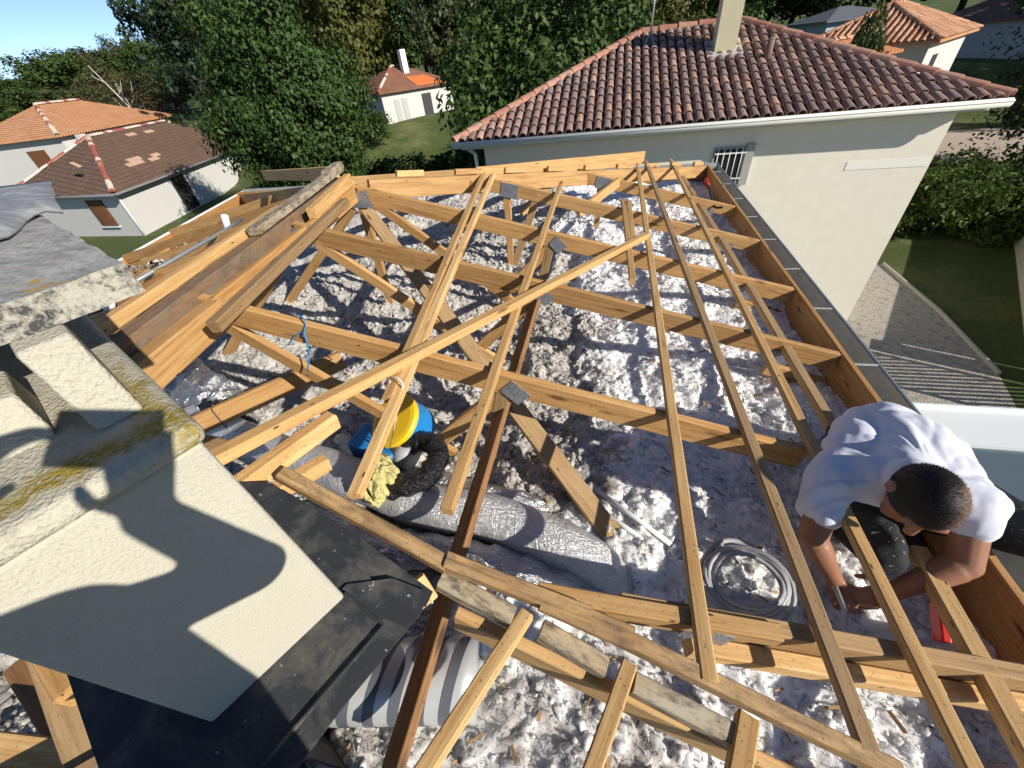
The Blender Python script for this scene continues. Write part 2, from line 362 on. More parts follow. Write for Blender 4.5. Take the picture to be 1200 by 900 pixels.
# slatted gate whose shadow falls on the gravel
o = thing('slatted_gate', (10,7.1,-6.4), 'dark slatted garden gate beside the gravel path', 'gate')
GATE = plain('gate_paint', (.03,.03,.032), .5)
for i in range(15): beam('slat', (8.35, 7.0+i*.012, -5.75+i*.15), (11.1, 7.0+i*.012, -5.75+i*.15), .03, .075, GATE, parent=o, bow=0)
for x in (8.32, 11.12): beam('post', (x,7.08,-6.45), (x,7.08,-3.5), .08, .08, GATE, parent=o, bow=0, top=False)

# ================================================================ own house: walls, ceiling, fascias, gutters
house = thing('roofless_house', (-2.4,3,-6.4), 'house with its roof covering stripped off down to the timbers', 'house')
WALLC = render_mat('house_wall', (.66,.63,.54), bs=60, bd=.01).m
LE = [(-6.98,7.0),(-6.2,4.0),(-5.5,1.3),(-4.9,-1.1)]       # inner edge of the eave on the far slope of the ridge
MB().prism([(1.30,-2.6),(1.30,6.60),(-6.6,6.66),(-5.8,4.0),(-5.1,1.3),(-4.5,-2.6)], -6.45, -1.98).build('wall', WALLC, house)
MB().prism([(1.342,-2.61),(1.342,6.605),(-6.61,6.67),(-5.81,4.0),(-5.11,1.3),(-4.51,-2.61)], -1.97, -1.90).build('ceiling', plain('plasterboard', (.35,.33,.30), .95), house)
beam('fascia', (1.358,-2.4,-1.47), (1.358,6.60,-1.47), .03, .40, W_FASC, parent=house, bow=.0015)
beam('fascia', (1.375,6.63,-1.50), (-6.9,6.78,-1.50), .03, .235, W_FASC, parent=house, bow=.001)
for a, b in zip(LE[:-1], LE[1:]): beam('fascia', (*a,-1.55), (*b,-1.55), .03, .22, W_FASC, parent=house, bow=.001)
for a, b in zip(LE[:-1], LE[1:]): beam('eave_trim', (a[0]-.028,a[1],-1.53), (b[0]-.028,b[1],-1.53), .022, .10, WHITE_PAINT, parent=house, bow=0)
def gutter(path, name, label, tilt=0):
    g = thing(name, (path[0][0],path[0][1],path[0][2]-.12), label, 'gutter')
    prof = [(a*.88, b) for a, b in [(-.075,0.0),(-.073,-.05),(-.05,-.088),(0,-.102),(.05,-.088),(.073,-.05),(.075,0.004),(.088,.006),(.088,-.004),(.079,-.05),(.054,-.096),(0,-.110),(-.055,-.096),(-.08,-.05),(-.082,0)]]
    v = []; f = []; n = len(prof)
    for i, p in enumerate(path):
        a = Vector(path[max(i-1,0)]); b = Vector(path[min(i+1,len(path)-1)]); t = (b-a).normalized(); s = Vector((t.y,-t.x,0)).normalized()
        for (u, w) in prof: q = Vector(p)+s*u; v.append((q.x,q.y,q.z+w))
    for i in range(len(path)-1):
        for k in range(n): f.append((i*n+k, i*n+(k+1)%n, (i+1)*n+(k+1)%n, (i+1)*n+k))
    MB().add(v, f).build('channel', ZINC_DARK, g)
    return g
g = gutter([(1.452,-2.4,-1.53),(1.452,6.72,-1.515)], 'rain_gutter', 'open dark zinc gutter along the eave facing the cream gable wall')
for y in np.arange(.2, 6.8, .62):
    beam('gutter_bracket', (1.38,y,-1.514), (1.532,y,-1.514), .018, .005, ZINC_DARK, parent=g, bow=0)
beam('gutter_bead', (1.530,-2.4,-1.520), (1.530,6.78,-1.503), .012, .012, ZINC, parent=g, bow=0)
g = gutter([(1.5,6.78,-1.515),(-7.0,6.95,-1.52)], 'rain_gutter', 'zinc gutter along the hip end eave facing the neighbour house')
beam('gutter_bead', (1.54,6.865,-1.503), (-7.0,7.035,-1.507), .016, .016, ZINC, parent=g, bow=0)

# ================================================================ roof timbers
M_ = .2615
def zr(x): return -.64 - M_*(x+1.85)
def zl(x, y): # far slope of the ridge, falling to the other eave
    xe = np.interp(y, [-1.1,1.3,4.0,7.0], [-4.9,-5.5,-6.2,-6.98]); return -.64 - (.86/( -1.85-xe))*(-1.85-x)
def truss(y, xr0, xr1, xl0, label, webs=True, zoff=0.0):
    tr = thing('roof_truss', (-1.85,y,-1.86), label, 'roof truss', 'roof trusses')
    beam('top_chord', (xr0,y,zr(xr0)+zoff), (xr1,y,zr(xr1)+zoff), .038, .112, W_TRUSS, parent=tr, bow=.002)
    if xl0 is not None:
        xe = float(np.interp(y, [-1.1,1.3,4.0,7.0], [-4.9,-5.5,-6.2,-6.98]))+.02
        beam('top_chord', (xl0,y,float(zl(xl0,y))), (xe,y,float(zl(xe,y))), .038, .112, W_TRUSS, parent=tr, bow=.002)
    beam('bottom_chord', (-4.7,y+.003,-1.77), (1.33,y+.003,-1.77), .036, .09, W_DULL, parent=tr, bow=.001)
    return tr
def plate(tr, x, y, z, ax, w=.15, h=.08):
    c, s = math.cos(ax), math.sin(ax)
    for sy in (-.0235,.0235):
        m = Matrix(((c,0,-s,x),(0,1,0,y+sy),(s,0,c,z+ZC),(0,0,0,1)))
        me = MB().box((-w/2,-.002,-h/2),(w/2,.002,h/2)); mm = mesh_np('nail_plate', me.v, me.f)
        obj('nail_plate', mm, PLATE, tr, m)
sl = -math.atan(M_)
YS = [(2.885,'roof truss whose apex carries the hip junction at the ridge end'),(2.10,'second roof truss from the hip junction'),(1.235,'third roof truss from the hip junction, passing behind the blue fan box')]
for i, (y, lab) in enumerate(YS):
    xr1 = (1.335,1.335,.86)[i]
    tr = truss(y, -1.84, xr1, -1.88, lab)
    if i == 0: beam('king_post', (-1.86,y+.002,-.74), (-1.90,y+.002,-1.78), .036, .07, W_TRUSS, parent=tr, up=(1,0,0), top=False, bow=.001)
    beam('web', (-1.74,y-.002,-.775), (-.60,y-.002,-1.72), .034, .07, W_TRUSS, parent=tr, top=False, bow=.001)
    beam('web', (-1.95,y-.002,-.80), (-3.1,y-.002,-1.72), .034, .07, W_TRUSS, parent=tr, top=False, bow=.001)
    beam('web', (-.355,y+.002,-1.09), (-.80,y+.002,-1.52), .034, .075, W_TRUSS, parent=tr, top=False, bow=.001)
    beam('web', (-.56,y,-1.70), (-.40,y,-1.12), .034, .065, W_DULL, parent=tr, top=False, bow=.001)
    plate(tr, -1.85, y, -.735, 0, .17, .12); plate(tr, -.345, y, -1.118, sl-.55, .11, .085)
    if xr1 > 1: plate(tr, 1.02, y, -1.50, sl, .14, .08); beam('heel_wedge', (1.0,y,-1.56), (1.33,y,-1.66), .036, .08, W_TRUSS, parent=tr, bow=0)
# jack trusses that stop on the hip
for y, x0, xl, lab in ((3.80,-1.05,-3.0,'short jack truss dying into the hip, next to the apex truss'),(4.76,-.22,-4.2,'shortest jack truss dying into the hip, by the eave corner')):
    tr = truss(y, x0, 1.335, xl, lab)
    plate(tr, x0+.16, y, zr(x0+.16)-.07, sl, .16, .12)
    beam('king_post', (x0+.13,y+.002,zr(x0+.13)-.10), (x0+.10,y+.002,-1.75), .036, .065, W_TRUSS, parent=tr, up=(1,0,0), top=False)
    if y < 4: beam('web', (x0+.40,y+.002,zr(x0+.4)-.10), (x0+.12,y+.002,-1.72), .034, .07, W_DULL, parent=tr, top=False)
    plate(tr, 1.05, y, -1.52, sl, .14, .08)
tr = thing('roof_truss', (.5,.5,-1.86), 'doubled truss chord running past the conduit coil and under the crouching man', 'roof truss', 'roof trusses')
beam('top_chord', (.10,.455,-1.165), (1.335,.565,-1.475), .045, .10, W_DULL, parent=tr, bow=.002)
beam('top_chord', (-.12,.418,-1.095), (.52,.474,-1.245), .045, .05, W_LIGHT, parent=tr, bow=.002)
beam('top_chord', (.30,.425,-1.30), (1.33,.515,-1.545), .045, .06, W_LIGHT, parent=tr, bow=.002)
plate(tr, .33, .462, -1.27, sl, .12, .09)
# rafters of the hip end
for k, (x, lab) in enumerate(((-3.2,'hip end rafter between the two hips, by the old ridge board'),(-2.3,'middle hip end rafter running down to the gutter'),(-1.2,'hip end rafter beside the short jack truss'))):
    ys = 2.94+abs(x+1.85)*1.05; zs = -.64-(ys-2.94)*.236
    beam('hip_end_rafter', (x,ys,zs-.02), (x,6.70,-.64-(6.70-2.94)*.236-.01), .038, .112, W_TRUSS, lab, 'rafter', 'hip end rafters')
beam('hip_rafter', (-1.80,2.98,-.625), (1.34,6.58,-1.48), .05, .14, W_TRUSS, 'hip rafter running from the ridge end to the corner by the cream gable', 'rafter')
beam('hip_rafter', (-1.95,2.98,-.625), (-6.80,6.74,-1.53), .05, .14, W_TRUSS, 'hip rafter running from the ridge end to the corner by the big tree', 'rafter')
# batten stubs left lying along the hip
for k, s in enumerate(np.linspace(.05, .93, 9)):
    p = Vector((-1.80,2.98,-.600)).lerp(Vector((1.34,6.58,-1.455)), s); d = Vector((.655,.754,-.18)).normalized()
    q = p + d*(.20+.08*random.random())
    beam('batten_stub', tuple(p+Vector((0,0,.03))), tuple(q+Vector((0,0,.03))), .035, .045, W_LIGHT, 'short batten off-cut nailed along the hip rafter', 'timber offcut', 'batten off-cuts on the hip')
beam('plank', (-1.16,3.72,-.735), (.42,5.84,-1.10), .032, .14, W_LIGHT, 'long pale plank laid on edge over the hip rafter', 'plank')
beam('plank', (-2.60,3.50,-.70), (-1.15,3.86,-.775), .03, .09, W_LIGHT, 'pale plank over the hip end just past the apex', 'plank')
beam('plank', (-4.35,4.80,-.83), (-2.30,3.35,-.585), .03, .11, W_LIGHT, 'pale plank sticking out past the ridge towards the big tree', 'plank')
# ridge
beam('ridge_beam', (-1.66,.62,-.645), (-2.08,3.02,-.605), .085, .18, W_RIDGE, 'thick brown ridge beam rising from the chimney to the apex', 'beam')
beam('ridge_side_board', (-1.60,.70,-.69), (-1.90,2.98,-.65), 0.035, .10, W_FASC, 'orange board nailed along the flank of the ridge beam', 'board')
beam('ridge_side_board', (-1.555,.72,-.685), (-1.62,1.20,-.675), .045, .12, W_TRUSS, 'short wide orange block ending beside the ridge beam', 'board')
beam('ridge_batten', (-1.765,.70,-.602), (-2.01,2.22,-.578), .045, .05, W_LIGHT, 'straight orange batten along the crest of the ridge beam', 'batten')
beam('old_ridge_board', (-1.86,1.80,-.575), (-2.04,3.02,-.525), .075, .04, W_OLD, 'weathered grey old board lying on the ridge beam', 'board')
beam('old_ridge_board', (-2.01,2.80,-.515), (-2.06,3.06,-.505), .07, .05, W_OLD, 'stub of weathered grey board at the tip of the ridge', 'board')
beam('ridge_side_board', (-1.80,2.22,-.605), (-1.96,2.98,-.575), .05, .08, W_LIGHT, 'short pale piece beside the weathered ridge board', 'board')
# boards of the slope behind the ridge
beam('wide_board', (-2.62,.60,-.915), (-3.08,3.35,-.935), .03, .17, W_BROWN, 'wide brown board on edge behind the ridge beam', 'board')
beam('wide_board', (-3.05,1.50,-.955), (-3.42,4.45,-.975), .03, .17, W_BROWN, 'second wide brown board on edge, on the eave side of the first', 'board')
beam('wide_board', (-5.05,2.4,-1.40), (-5.70,6.2,-1.42), .03, .12, W_FASC, 'orange board just inside the white trimmed eave', 'board')
beam('batten_stub', (-4.05,2.62,-1.19), (-4.12,3.15,-1.19), .05, .05, W_DULL, 'dull batten stub lying across the wide boards', 'timber offcut')
beam('batten_stub', (-3.95,2.25,-1.16), (-4.0,2.60,-1.16), .05, .05, W_LIGHT, 'pale batten stub lying beside the white pipe ends', 'timber offcut')
o = tag(MB().tube([(-3.05,1.45,-.93),(-3.4,3.0,-.97),(-3.47,3.3,-.97)], .016, 8).build('metal_rod', ZINC, smooth=True), 'thin bright metal rod lying behind the ridge beam', 'rod')
for (p, q, lab) in (((-3.42,3.05,-.99),(-3.50,3.16,-.90),'white cut pipe end at the tip of the metal rod'),((-2.98,1.55,-.99),(-3.03,1.66,-.90),'white cut pipe end halfway behind the ridge beam')):
    n = 14; mb = MB(); pp = Vector(p); qq = Vector(q); mb.tube([pp, qq], [.024,.034], n, False); mb.tube([pp, qq], [.020,.030], n, False)
    tag(mb.build('pipe_end', WHITE_PAINT, smooth=True), lab, 'pipe')

# battens on the slope
BW, BH = .039, .034
def batten(p, q, lab, mat=W_LIGHT, w=BW, h=BH, name='roof_batten', g='battens nailed across the trusses', cut=0, bow=.0035):
    return beam(name, (p[0],p[1],p[2]+.02), (q[0],q[1],q[2]+.02), w, h, mat, lab, 'batten', g, bow=bow, cut=cut)
batten((.332,5.565,-1.191),(.298,.308,-1.181), 'long batten whose foot ends on the rotten hip timbers')
batten((.449,5.817,-1.221),(.640,.262,-1.268), 'long batten passing between the conduit coil and the man', W_DULL)
batten((.804,6.267,-1.314),(.876,.10,-1.333), 'long batten running under the man\'s shoulder and over his knee')
beam('roof_batten', (.935,5.9,-1.42), (1.06,1.46,-1.42), .045, .045, W_DULL, 'fluff covered batten close to the eave fascia, cut off behind the man', 'batten', 'battens nailed across the trusses')
beam('roof_batten', (1.12,.90,-1.43), (1.06,-.35,-1.40), .05, .045, W_LIGHT, 'batten in front of the man with a red saw beside it', 'batten', 'battens nailed across the trusses')
batten((-1.135,3.95,-.805),(-.735,.905,-.910), 'first of two close battens, cut off above the blue fan box')
batten((-1.055,4.0,-.828),(-.665,.52,-.928), 'second of two close battens, white cord of the fan tied to it')
batten((-.439,4.07,-.989),(-.407,.551,-.997), 'batten crossing the middle of the trusses, ending over the grey duct')
batten((.138,3.965,-1.14),(.178,2.32,-1.15), 'short hanging batten piece beside the long diagonal timber', cut=.5)
batten((.190,3.93,-1.153),(.205,2.95,-1.158), 'shorter half of the paired batten pieces beside the long diagonal timber')
# loose and bracing timbers
beam('diagonal_timber', (-1.06,.50,-.775), (.30,3.09,-1.125), .050, .040, W_LIGHT, 'long pale timber lying diagonally across all the battens', 'timber', bow=.002)
beam('loose_timber', (-1.435,1.0,-.655), (-1.655,2.40,-.60), .048, .048, W_DULL, 'dull squared timber lying loose beside the ridge beam', 'timber')
beam('split_timber', (-1.0,.455,-.845), (-.885,.79,-.875), .05, .06, W_LIGHT, 'split timber end under the foot of the diagonal timber', 'timber')
beam('split_timber', (-.965,.43,-.895), (-.86,.66,-.945), .045, .05, W_TRUSS, 'broken splintered timber below the split timber end', 'timber')
beam('hanging_board', (-2.02,.98,-1.235), (-1.50,1.60,-1.235), .03, .115, W_TRUSS, 'orange board hung by wire and blue string beside the chimney', 'board')
beam('board_stub', (-2.0,.93,-1.29), (-1.70,.90,-1.29), .07, .03, W_DULL, 'short dull board stub beneath the hung orange board', 'timber offcut')
beam('bracing_board', (-1.80,2.84,-.80), (.29,.70,-1.69), .10, .028, W_DULL, 'wide flat bracing board slanting from the apex down into the insulation', 'board', up=(.45,-.35,.85))
beam('bracing_rail', (-.365,2.16,-1.135), (-.43,.017,-1.35), .026, .09, W_BROWN, 'dark bracing rail on edge running down past the foil ducts', 'board', up=(.62,.05,.6))
beam('leaning_offcut', (-.86,4.05,-1.22), (-.50,4.55,-.98), .045, .06, W_LIGHT, 'pale off-cut leaning behind the jack truss', 'timber offcut')
beam('leaning_offcut', (-.30,4.30,-1.30), (.10,4.75,-1.13), .04, .09, W_LIGHT, 'pale off-cut wedged beneath the shortest jack truss', 'timber offcut')
# rotten hip timbers at the near edge
beam('hip_batten', (-.893,.535,-.862), (-.355,.408,-.995), .04, .038, W_WORN, 'worn batten leading from the chimney flashing along the rotten hip', 'batten')
beam('hip_batten', (-.36,.415,-.985), (.02,.378,-1.085), .042, .038, W_WORN, 'worn middle batten of the rotten hip', 'batten')
beam('hip_batten', (-.105,.385,-1.055), (.125,.352,-1.115), .055, .022, W_WORN, 'flat worn board lapped on the middle of the rotten hip', 'board')
beam('hip_batten', (.01,.374,-1.10), (.70,.240,-1.268), .038, .045, W_WORN, 'worn end batten of the rotten hip, below the long battens', 'batten')
for k, (p, q, lab) in enumerate((((-.375,.385,-1.035),(-.175,.345,-1.088),'rotten grey block on the hip next to the spiral duct'),((-.10,.335,-1.11),(.065,.292,-1.152),'rotten black speckled block in the middle of the hip'),((.13,.278,-1.175),(.355,.232,-1.232),'rotten grey block at the low end of the hip'))):
    beam('rotten_block', p, q, .046, .05, W_OLD, lab, 'timber')
beam('hip_board', (-.33,.335,-1.11), (.70,.165,-1.37), .03, .12, W_LIGHT, 'pale board on edge beneath the rotten blocks of the hip', 'board')
beam('cut_batten', (-.145,.362,-1.095), (-.325,-.03,-1.060), .036, .036, W_LIGHT, 'pale cut batten joining the hip beside the spiral duct', 'batten', 'cut battens below the hip')
beam('cut_batten', (.118,.312,-1.165), (.005,.03,-1.140), .038, .038, W_LIGHT, 'pale cut batten joining the middle of the rotten hip', 'batten', 'cut battens below the hip')
beam('cut_batten', (.392,.272,-1.225), (.30,.06,-1.205), .045, .05, W_LIGHT, 'cracked cut batten joining the low end of the hip', 'batten', 'cut battens below the hip')
beam('hip_post', (-.44,.36,-1.03), (-.40,.33,-1.08), .06, .03, W_LIGHT, 'pale block between flashing and rotten hip block', 'timber offcut')
# timbers seen under the chimney's near corner
for k, (p, q, m, lab) in enumerate((((-1.75,.16,-1.15),(-1.10,-.16,-1.25),W_DULL,'dull rafter end below the near corner of the chimney'),((-1.62,-.16,-1.30),(-1.10,-.10,-1.32),W_LIGHT,'short pale cross piece below the near corner of the chimney'),((-1.35,-.32,-1.20),(-1.02,-.02,-1.22),W_DULL,'dull timber end closest to the black flashing'),((-1.9,.02,-1.42),(-1.0,-.26,-1.45),W_BROWN,'brown beam low beneath the chimney corner'),((-1.95,.24,-1.08),(-1.30,.0,-1.14),W_TRUSS,'orange timber under the foot of the chimney stack'))):
    beam('loose_timber', p, q, .075, .07, m, lab, 'timber')

# ================================================================ insulation
def vnoise(x, y, seed):
    r = np.random.default_rng(seed); N = 256; tab = r.random((N, N))
    xi = np.floor(x).astype(int); yi = np.floor(y).astype(int); fx = x-xi; fy = y-yi; fx = fx*fx*(3-2*fx); fy = fy*fy*(3-2*fy)
    g = lambda a, b: tab[a % N, b % N]
    return (g(xi,yi)*(1-fx)+g(xi+1,yi)*fx)*(1-fy)+(g(xi,yi+1)*(1-fx)+g(xi+1,yi+1)*fx)*fy
def worley(x, y, seed):
    r = np.random.default_rng(seed); N = 128; ox = r.random((N, N)); oy = r.random((N, N)); hh = r.random((N, N))
    xi = np.floor(x).astype(int); yi = np.floor(y).astype(int); best = np.full(x.shape, 9.0); bh = np.zeros(x.shape)
    for dx in (-1,0,1):
        for dy in (-1,0,1):
            a, b = (xi+dx) % N, (yi+dy) % N
            d = (xi+dx+ox[a,b]-x)**2 + (yi+dy+oy[a,b]-y)**2
            m = d < best; best = np.where(m, d, best); bh = np.where(m, hh[a,b], bh)
    return np.sqrt(best), bh
def whiteness(x, y):
    xb = np.interp(y, [0,.63,1.12,2.5,4.0,7.0], [-.72,-.68,0,-.10,-.38,-.8]); return np.clip((x-xb+.35*(vnoise(x*2.1,y*2.1,15)-.5))/.35+.5, 0, 1)
def insul_h(x, y):
    wx = x + .05*(vnoise(x*9, y*9, 1)-.5) + .022*(vnoise(x*31, y*31, 2)-.5)
    wy = y + .05*(vnoise(x*9, y*9, 3)-.5) + .022*(vnoise(x*31, y*31, 4)-.5)
    wt = whiteness(x, y); g = 1-.38*wt
    h = -1.715 + .05*wt + .10*(vnoise(x*1.3, y*1.3, 5)-.5) + .10*(vnoise(x*3.3, y*3.3, 6)-.5)
    for s, a, sd in ((6.5,.075,11),(15,.048,12),(34,.026,13)):
        d, q = worley(wx*s, wy*s, sd); h = h + a*g*(np.sqrt(np.clip(1-d*d*1.1, 0, 1))-.5)*(.35+.95*q)
    h = h + .016*(vnoise(wx*24, wy*24, 9)-.5)*(.3+wt) + .0045*(vnoise(wx*80, wy*80, 7)-.5)
    h = h - .05*np.clip((x-1.08)/.10, 0, 1)*(.5+vnoise(x*6,y*6,8)*.8)
    return h
def grid(x0, x1, y0, y1, st):
    nx = int((x1-x0)/st)+1; ny = int((y1-y0)/st)+1
    X, Y = np.meshgrid(np.linspace(x0,x1,nx), np.linspace(y0,y1,ny)); Z = insul_h(X, Y)
    jx = (vnoise(X*70, Y*70, 21)-.5)*st*1.2; jy = (vnoise(X*70, Y*70, 22)-.5)*st*1.2
    V = np.stack([X+jx, Y+jy, Z], -1).reshape(-1,3); i = np.arange(nx*ny).reshape(ny,nx)
    F = np.stack([i[:-1,:-1], i[:-1,1:], i[1:,1:], i[1:,:-1]], -1).reshape(-1,4); return V, F
V1, F1 = grid(-3.5, 1.342, -.75, 3.0, .009); V2, F2 = grid(-3.5, 1.342, 2.99, 6.61, .014); V3, F3 = grid(-6.2, -3.49, .2, 6.62, .03)
V = np.concatenate([V1, V2, V3]); F = np.concatenate([F1, F2+len(V1), F3+len(V1)+len(V2)])
tag(obj('loose_insulation', mesh_np('loose_insulation', L(V), F, True), INSUL), 'loose grey and white blown wool insulation filling the attic between trusses', 'insulation', None, 'stuff')
def nodules(n, xr, yr, smin, smax, seed, pw=1.4):
    r = np.random.default_rng(seed); x = r.uniform(*xr, n*2); y = yr[0]+(yr[1]-yr[0])*r.random(n*2)**pw; kp = r.random(n*2) > .15+.55*whiteness(x, y); x = x[kp][:n]; y = y[kp][:n]; n = len(x)
    bm_ = bmesh.new(); bmesh.ops.create_icosphere(bm_, subdivisions=2, radius=1.0); bv = np.array([v_.co[:] for v_ in bm_.verts]); bf = np.array([[q.index for q in f_.verts] for f_ in bm_.faces]); bm_.free()
    s = (smin+(smax-smin)*r.random(n)**2)*(1+.05*np.clip(y,0,6)); z = insul_h(x, y)+s*r.uniform(-.3,.55,n)
    m = len(bv); nz = 1+(.95*(r.random((n,m))-.5)); V_ = bv[None]*nz[...,None]*s[:,None,None]*np.array([1,1,.8])*r.uniform(.7,1.3,(n,1,3))
    ang = r.uniform(0,6.28,n); c_, s_ = np.cos(ang)[:,None], np.sin(ang)[:,None]; V_ = np.stack([V_[...,0]*c_-V_[...,1]*s_, V_[...,0]*s_+V_[...,1]*c_, V_[...,2]],-1)
    V_ = V_+np.stack([x,y,z],-1)[:,None,:]; F_ = (bf[None]+(np.arange(n)*m)[:,None,None]).reshape(-1,3); return V_.reshape(-1,3), F_
Vn, Fn = nodules(19000, (-3.3,1.31), (-.5,6.4), .005, .019, 61)
tag(obj('insulation_nodules', mesh_np('insulation_nodules', L(Vn), Fn, True), INSUL), 'loose rounded clumps of wool heaped on the insulation', 'insulation', None, 'stuff')
# torn flakes and tufts lying on top
def flakes(n, xr, yr, smin, smax, seed, zlift=0.0, rails=None):
    r = np.random.default_rng(seed)
    x = r.uniform(*xr, n); y = yr[0] + (yr[1]-yr[0])*r.random(n)**1.5
    z = insul_h(x, y) + r.uniform(0, .014, n) + zlift
    if rails is not None: x, y, z = rails(r, n)
    s = r.uniform(smin, smax, n)*(.7+.6*r.random(n)); base = np.stack([x,y,z],-1)
    d = r.normal(size=(n,5,3)); d /= np.linalg.norm(d, axis=2, keepdims=True); d *= (s[:,None]*(0.5+.7*r.random((n,5))))[...,None]; d[:,:,2] *= .7
    V = (base[:,None,:]+d).reshape(-1,3); i = np.arange(n)*5
    F = np.concatenate([np.stack([i+a,i+b,i+c],-1) for a,b,c in ((0,1,2),(0,2,3),(0,3,1),(4,1,3),(4,3,2),(4,2,1))]); return V, F
Va, Fa = flakes(5000, (-2.2,1.32), (-.6,6.4), .003, .009, 31, -.004)
Vb, Fb = flakes(3500, (.0,1.32), (-.2,6.4), .004, .012, 32, -.002)
tag(obj('insulation_flakes', mesh_np('insulation_flakes', L(np.concatenate([Va,Vb])), np.concatenate([Fa, Fb+len(Va)]), False), FLUFF), 'torn tufts and flakes of wool strewn over the insulation', 'insulation', None, 'stuff')
def fibres(n, xr, yr, seed):
    r = np.random.default_rng(seed); x = r.uniform(*xr, n); y = yr[0]+(yr[1]-yr[0])*r.random(n)**1.7; z = insul_h(x, y)
    d = r.normal(size=(n,3)); d[:,2] = np.abs(d[:,2])*.8; d /= np.linalg.norm(d,axis=1,keepdims=True); ln = r.uniform(.008,.026,n)*(1+.12*np.clip(y,0,6)); w = np.cross(d, r.normal(size=(n,3))); w /= np.linalg.norm(w,axis=1,keepdims=True); w *= (.0016+.0022*r.random(n))[:,None]*(1+.15*np.clip(y,0,6))[:,None]
    b = np.stack([x,y,z-.002],-1); e = b+d*ln[:,None]; V_ = np.stack([b-w,b+w,e],1).reshape(-1,3); return V_, np.arange(n*3).reshape(-1,3)
Vf, Ff = fibres(70000, (-.7,1.32), (-.5,6.3), 35)
tag(obj('insulation_fibres', mesh_np('insulation_fibres', L(Vf), Ff, False), FLUFF), 'fine wool fibres fuzzing the surface of the insulation', 'insulation', None, 'stuff')
rc = random.Random(77); mb = MB()
for _ in range(420):
    x = rc.uniform(-1.8,1.25); y = -.3+4.8*rc.random()**1.8; z = float(insul_h(np.array(x), np.array(y)))+rc.uniform(.004,.014); a = rc.uniform(0,6.28); l = rc.uniform(.008,.035); w = rc.uniform(.002,.006); dz = rc.uniform(-.5,.5)*l
    u = Vector((math.cos(a)*l, math.sin(a)*l, dz)); q = Vector((-math.sin(a)*w, math.cos(a)*w, rc.uniform(-.002,.002))); c = Vector((x,y,z)); h_ = Vector((0,0,.002))
    mb.add([tuple(c-u-q),tuple(c+u-q),tuple(c+u+q),tuple(c-u+q),tuple(c-u-q+h_),tuple(c+u*.8-q+h_),tuple(c+u+q+h_),tuple(c-u*.9+q+h_)], [(0,3,2,1),(4,5,6,7),(0,1,5,4),(1,2,6,5),(2,3,7,6),(3,0,4,7)])
tag(mb.build('wood_chips', plain('chip_wood', (.36,.22,.10), .8, 0, .45, 30)), 'splinters and sawn chips of wood strewn over the wool', 'wood chips', None, 'stuff')
def heap(n, c, sx, sy, sz, seed, smin=.02, smax=.05):
    r = np.random.default_rng(seed); p = r.normal(size=(n,3))*np.array([sx,sy,sz])+np.array(c)
    return flakes(n, (0,1), (0,1), smin, smax, seed+1, 0, lambda rr, nn: (p[:,0],p[:,1],p[:,2]))
hp = [heap(90,(-4.45,3.6,-1.30),.03,.5,.02,51), heap(60,(-4.9,4.9,-1.36),.03,.5,.02,52), heap(50,(-4.2,2.85,-1.19),.03,.18,.02,53)]
off = 0; vv = []; ff = []
for a, b in hp: vv.append(a); ff.append(b+off); off += len(a)
tag(obj('insulation_tufts', mesh_np('insulation_tufts', L(np.concatenate(vv)), np.concatenate(ff)), FLUFF), 'white wool wads caught between the boards behind the ridge', 'insulation', None, 'stuff')

# ================================================================ chimney
CA = Vector((-.556,.270,0)); CU = Vector((-.4226,-.9063,0)); CV = Vector((-.9063,.4226,0))
def cp(u, v, z): p = CA + CU*u + CV*v; return (p.x, p.y, z)
ch = thing('chimney', cp(.15,.4,-1.3), 'cream rendered chimney stack with raised concrete cap and yellow lichen', 'chimney')
def cbox(u0,u1,v0,v1,z0,z1): # corners in chimney axes
    return [cp(u0,v0,z0),cp(u1,v0,z0),cp(u1,v1,z0),cp(u0,v1,z0),cp(u0,v0,z1),cp(u1,v0,z1),cp(u1,v1,z1),cp(u0,v1,z1)]
BF = [(0,3,2,1),(4,5,6,7),(0,1,5,4),(1,2,6,5),(2,3,7,6),(3,0,4,7)]
bevel(MB().add(cbox(0,.29,0,.95,-1.06,-.383), BF).build('stack', CREAM, ch), .008)
MB().add(cbox(.03,.26,.16,.9,-1.9,-1.062), BF).build('stack_core', plain('brick_core', (.22,.12,.08), .95), ch)
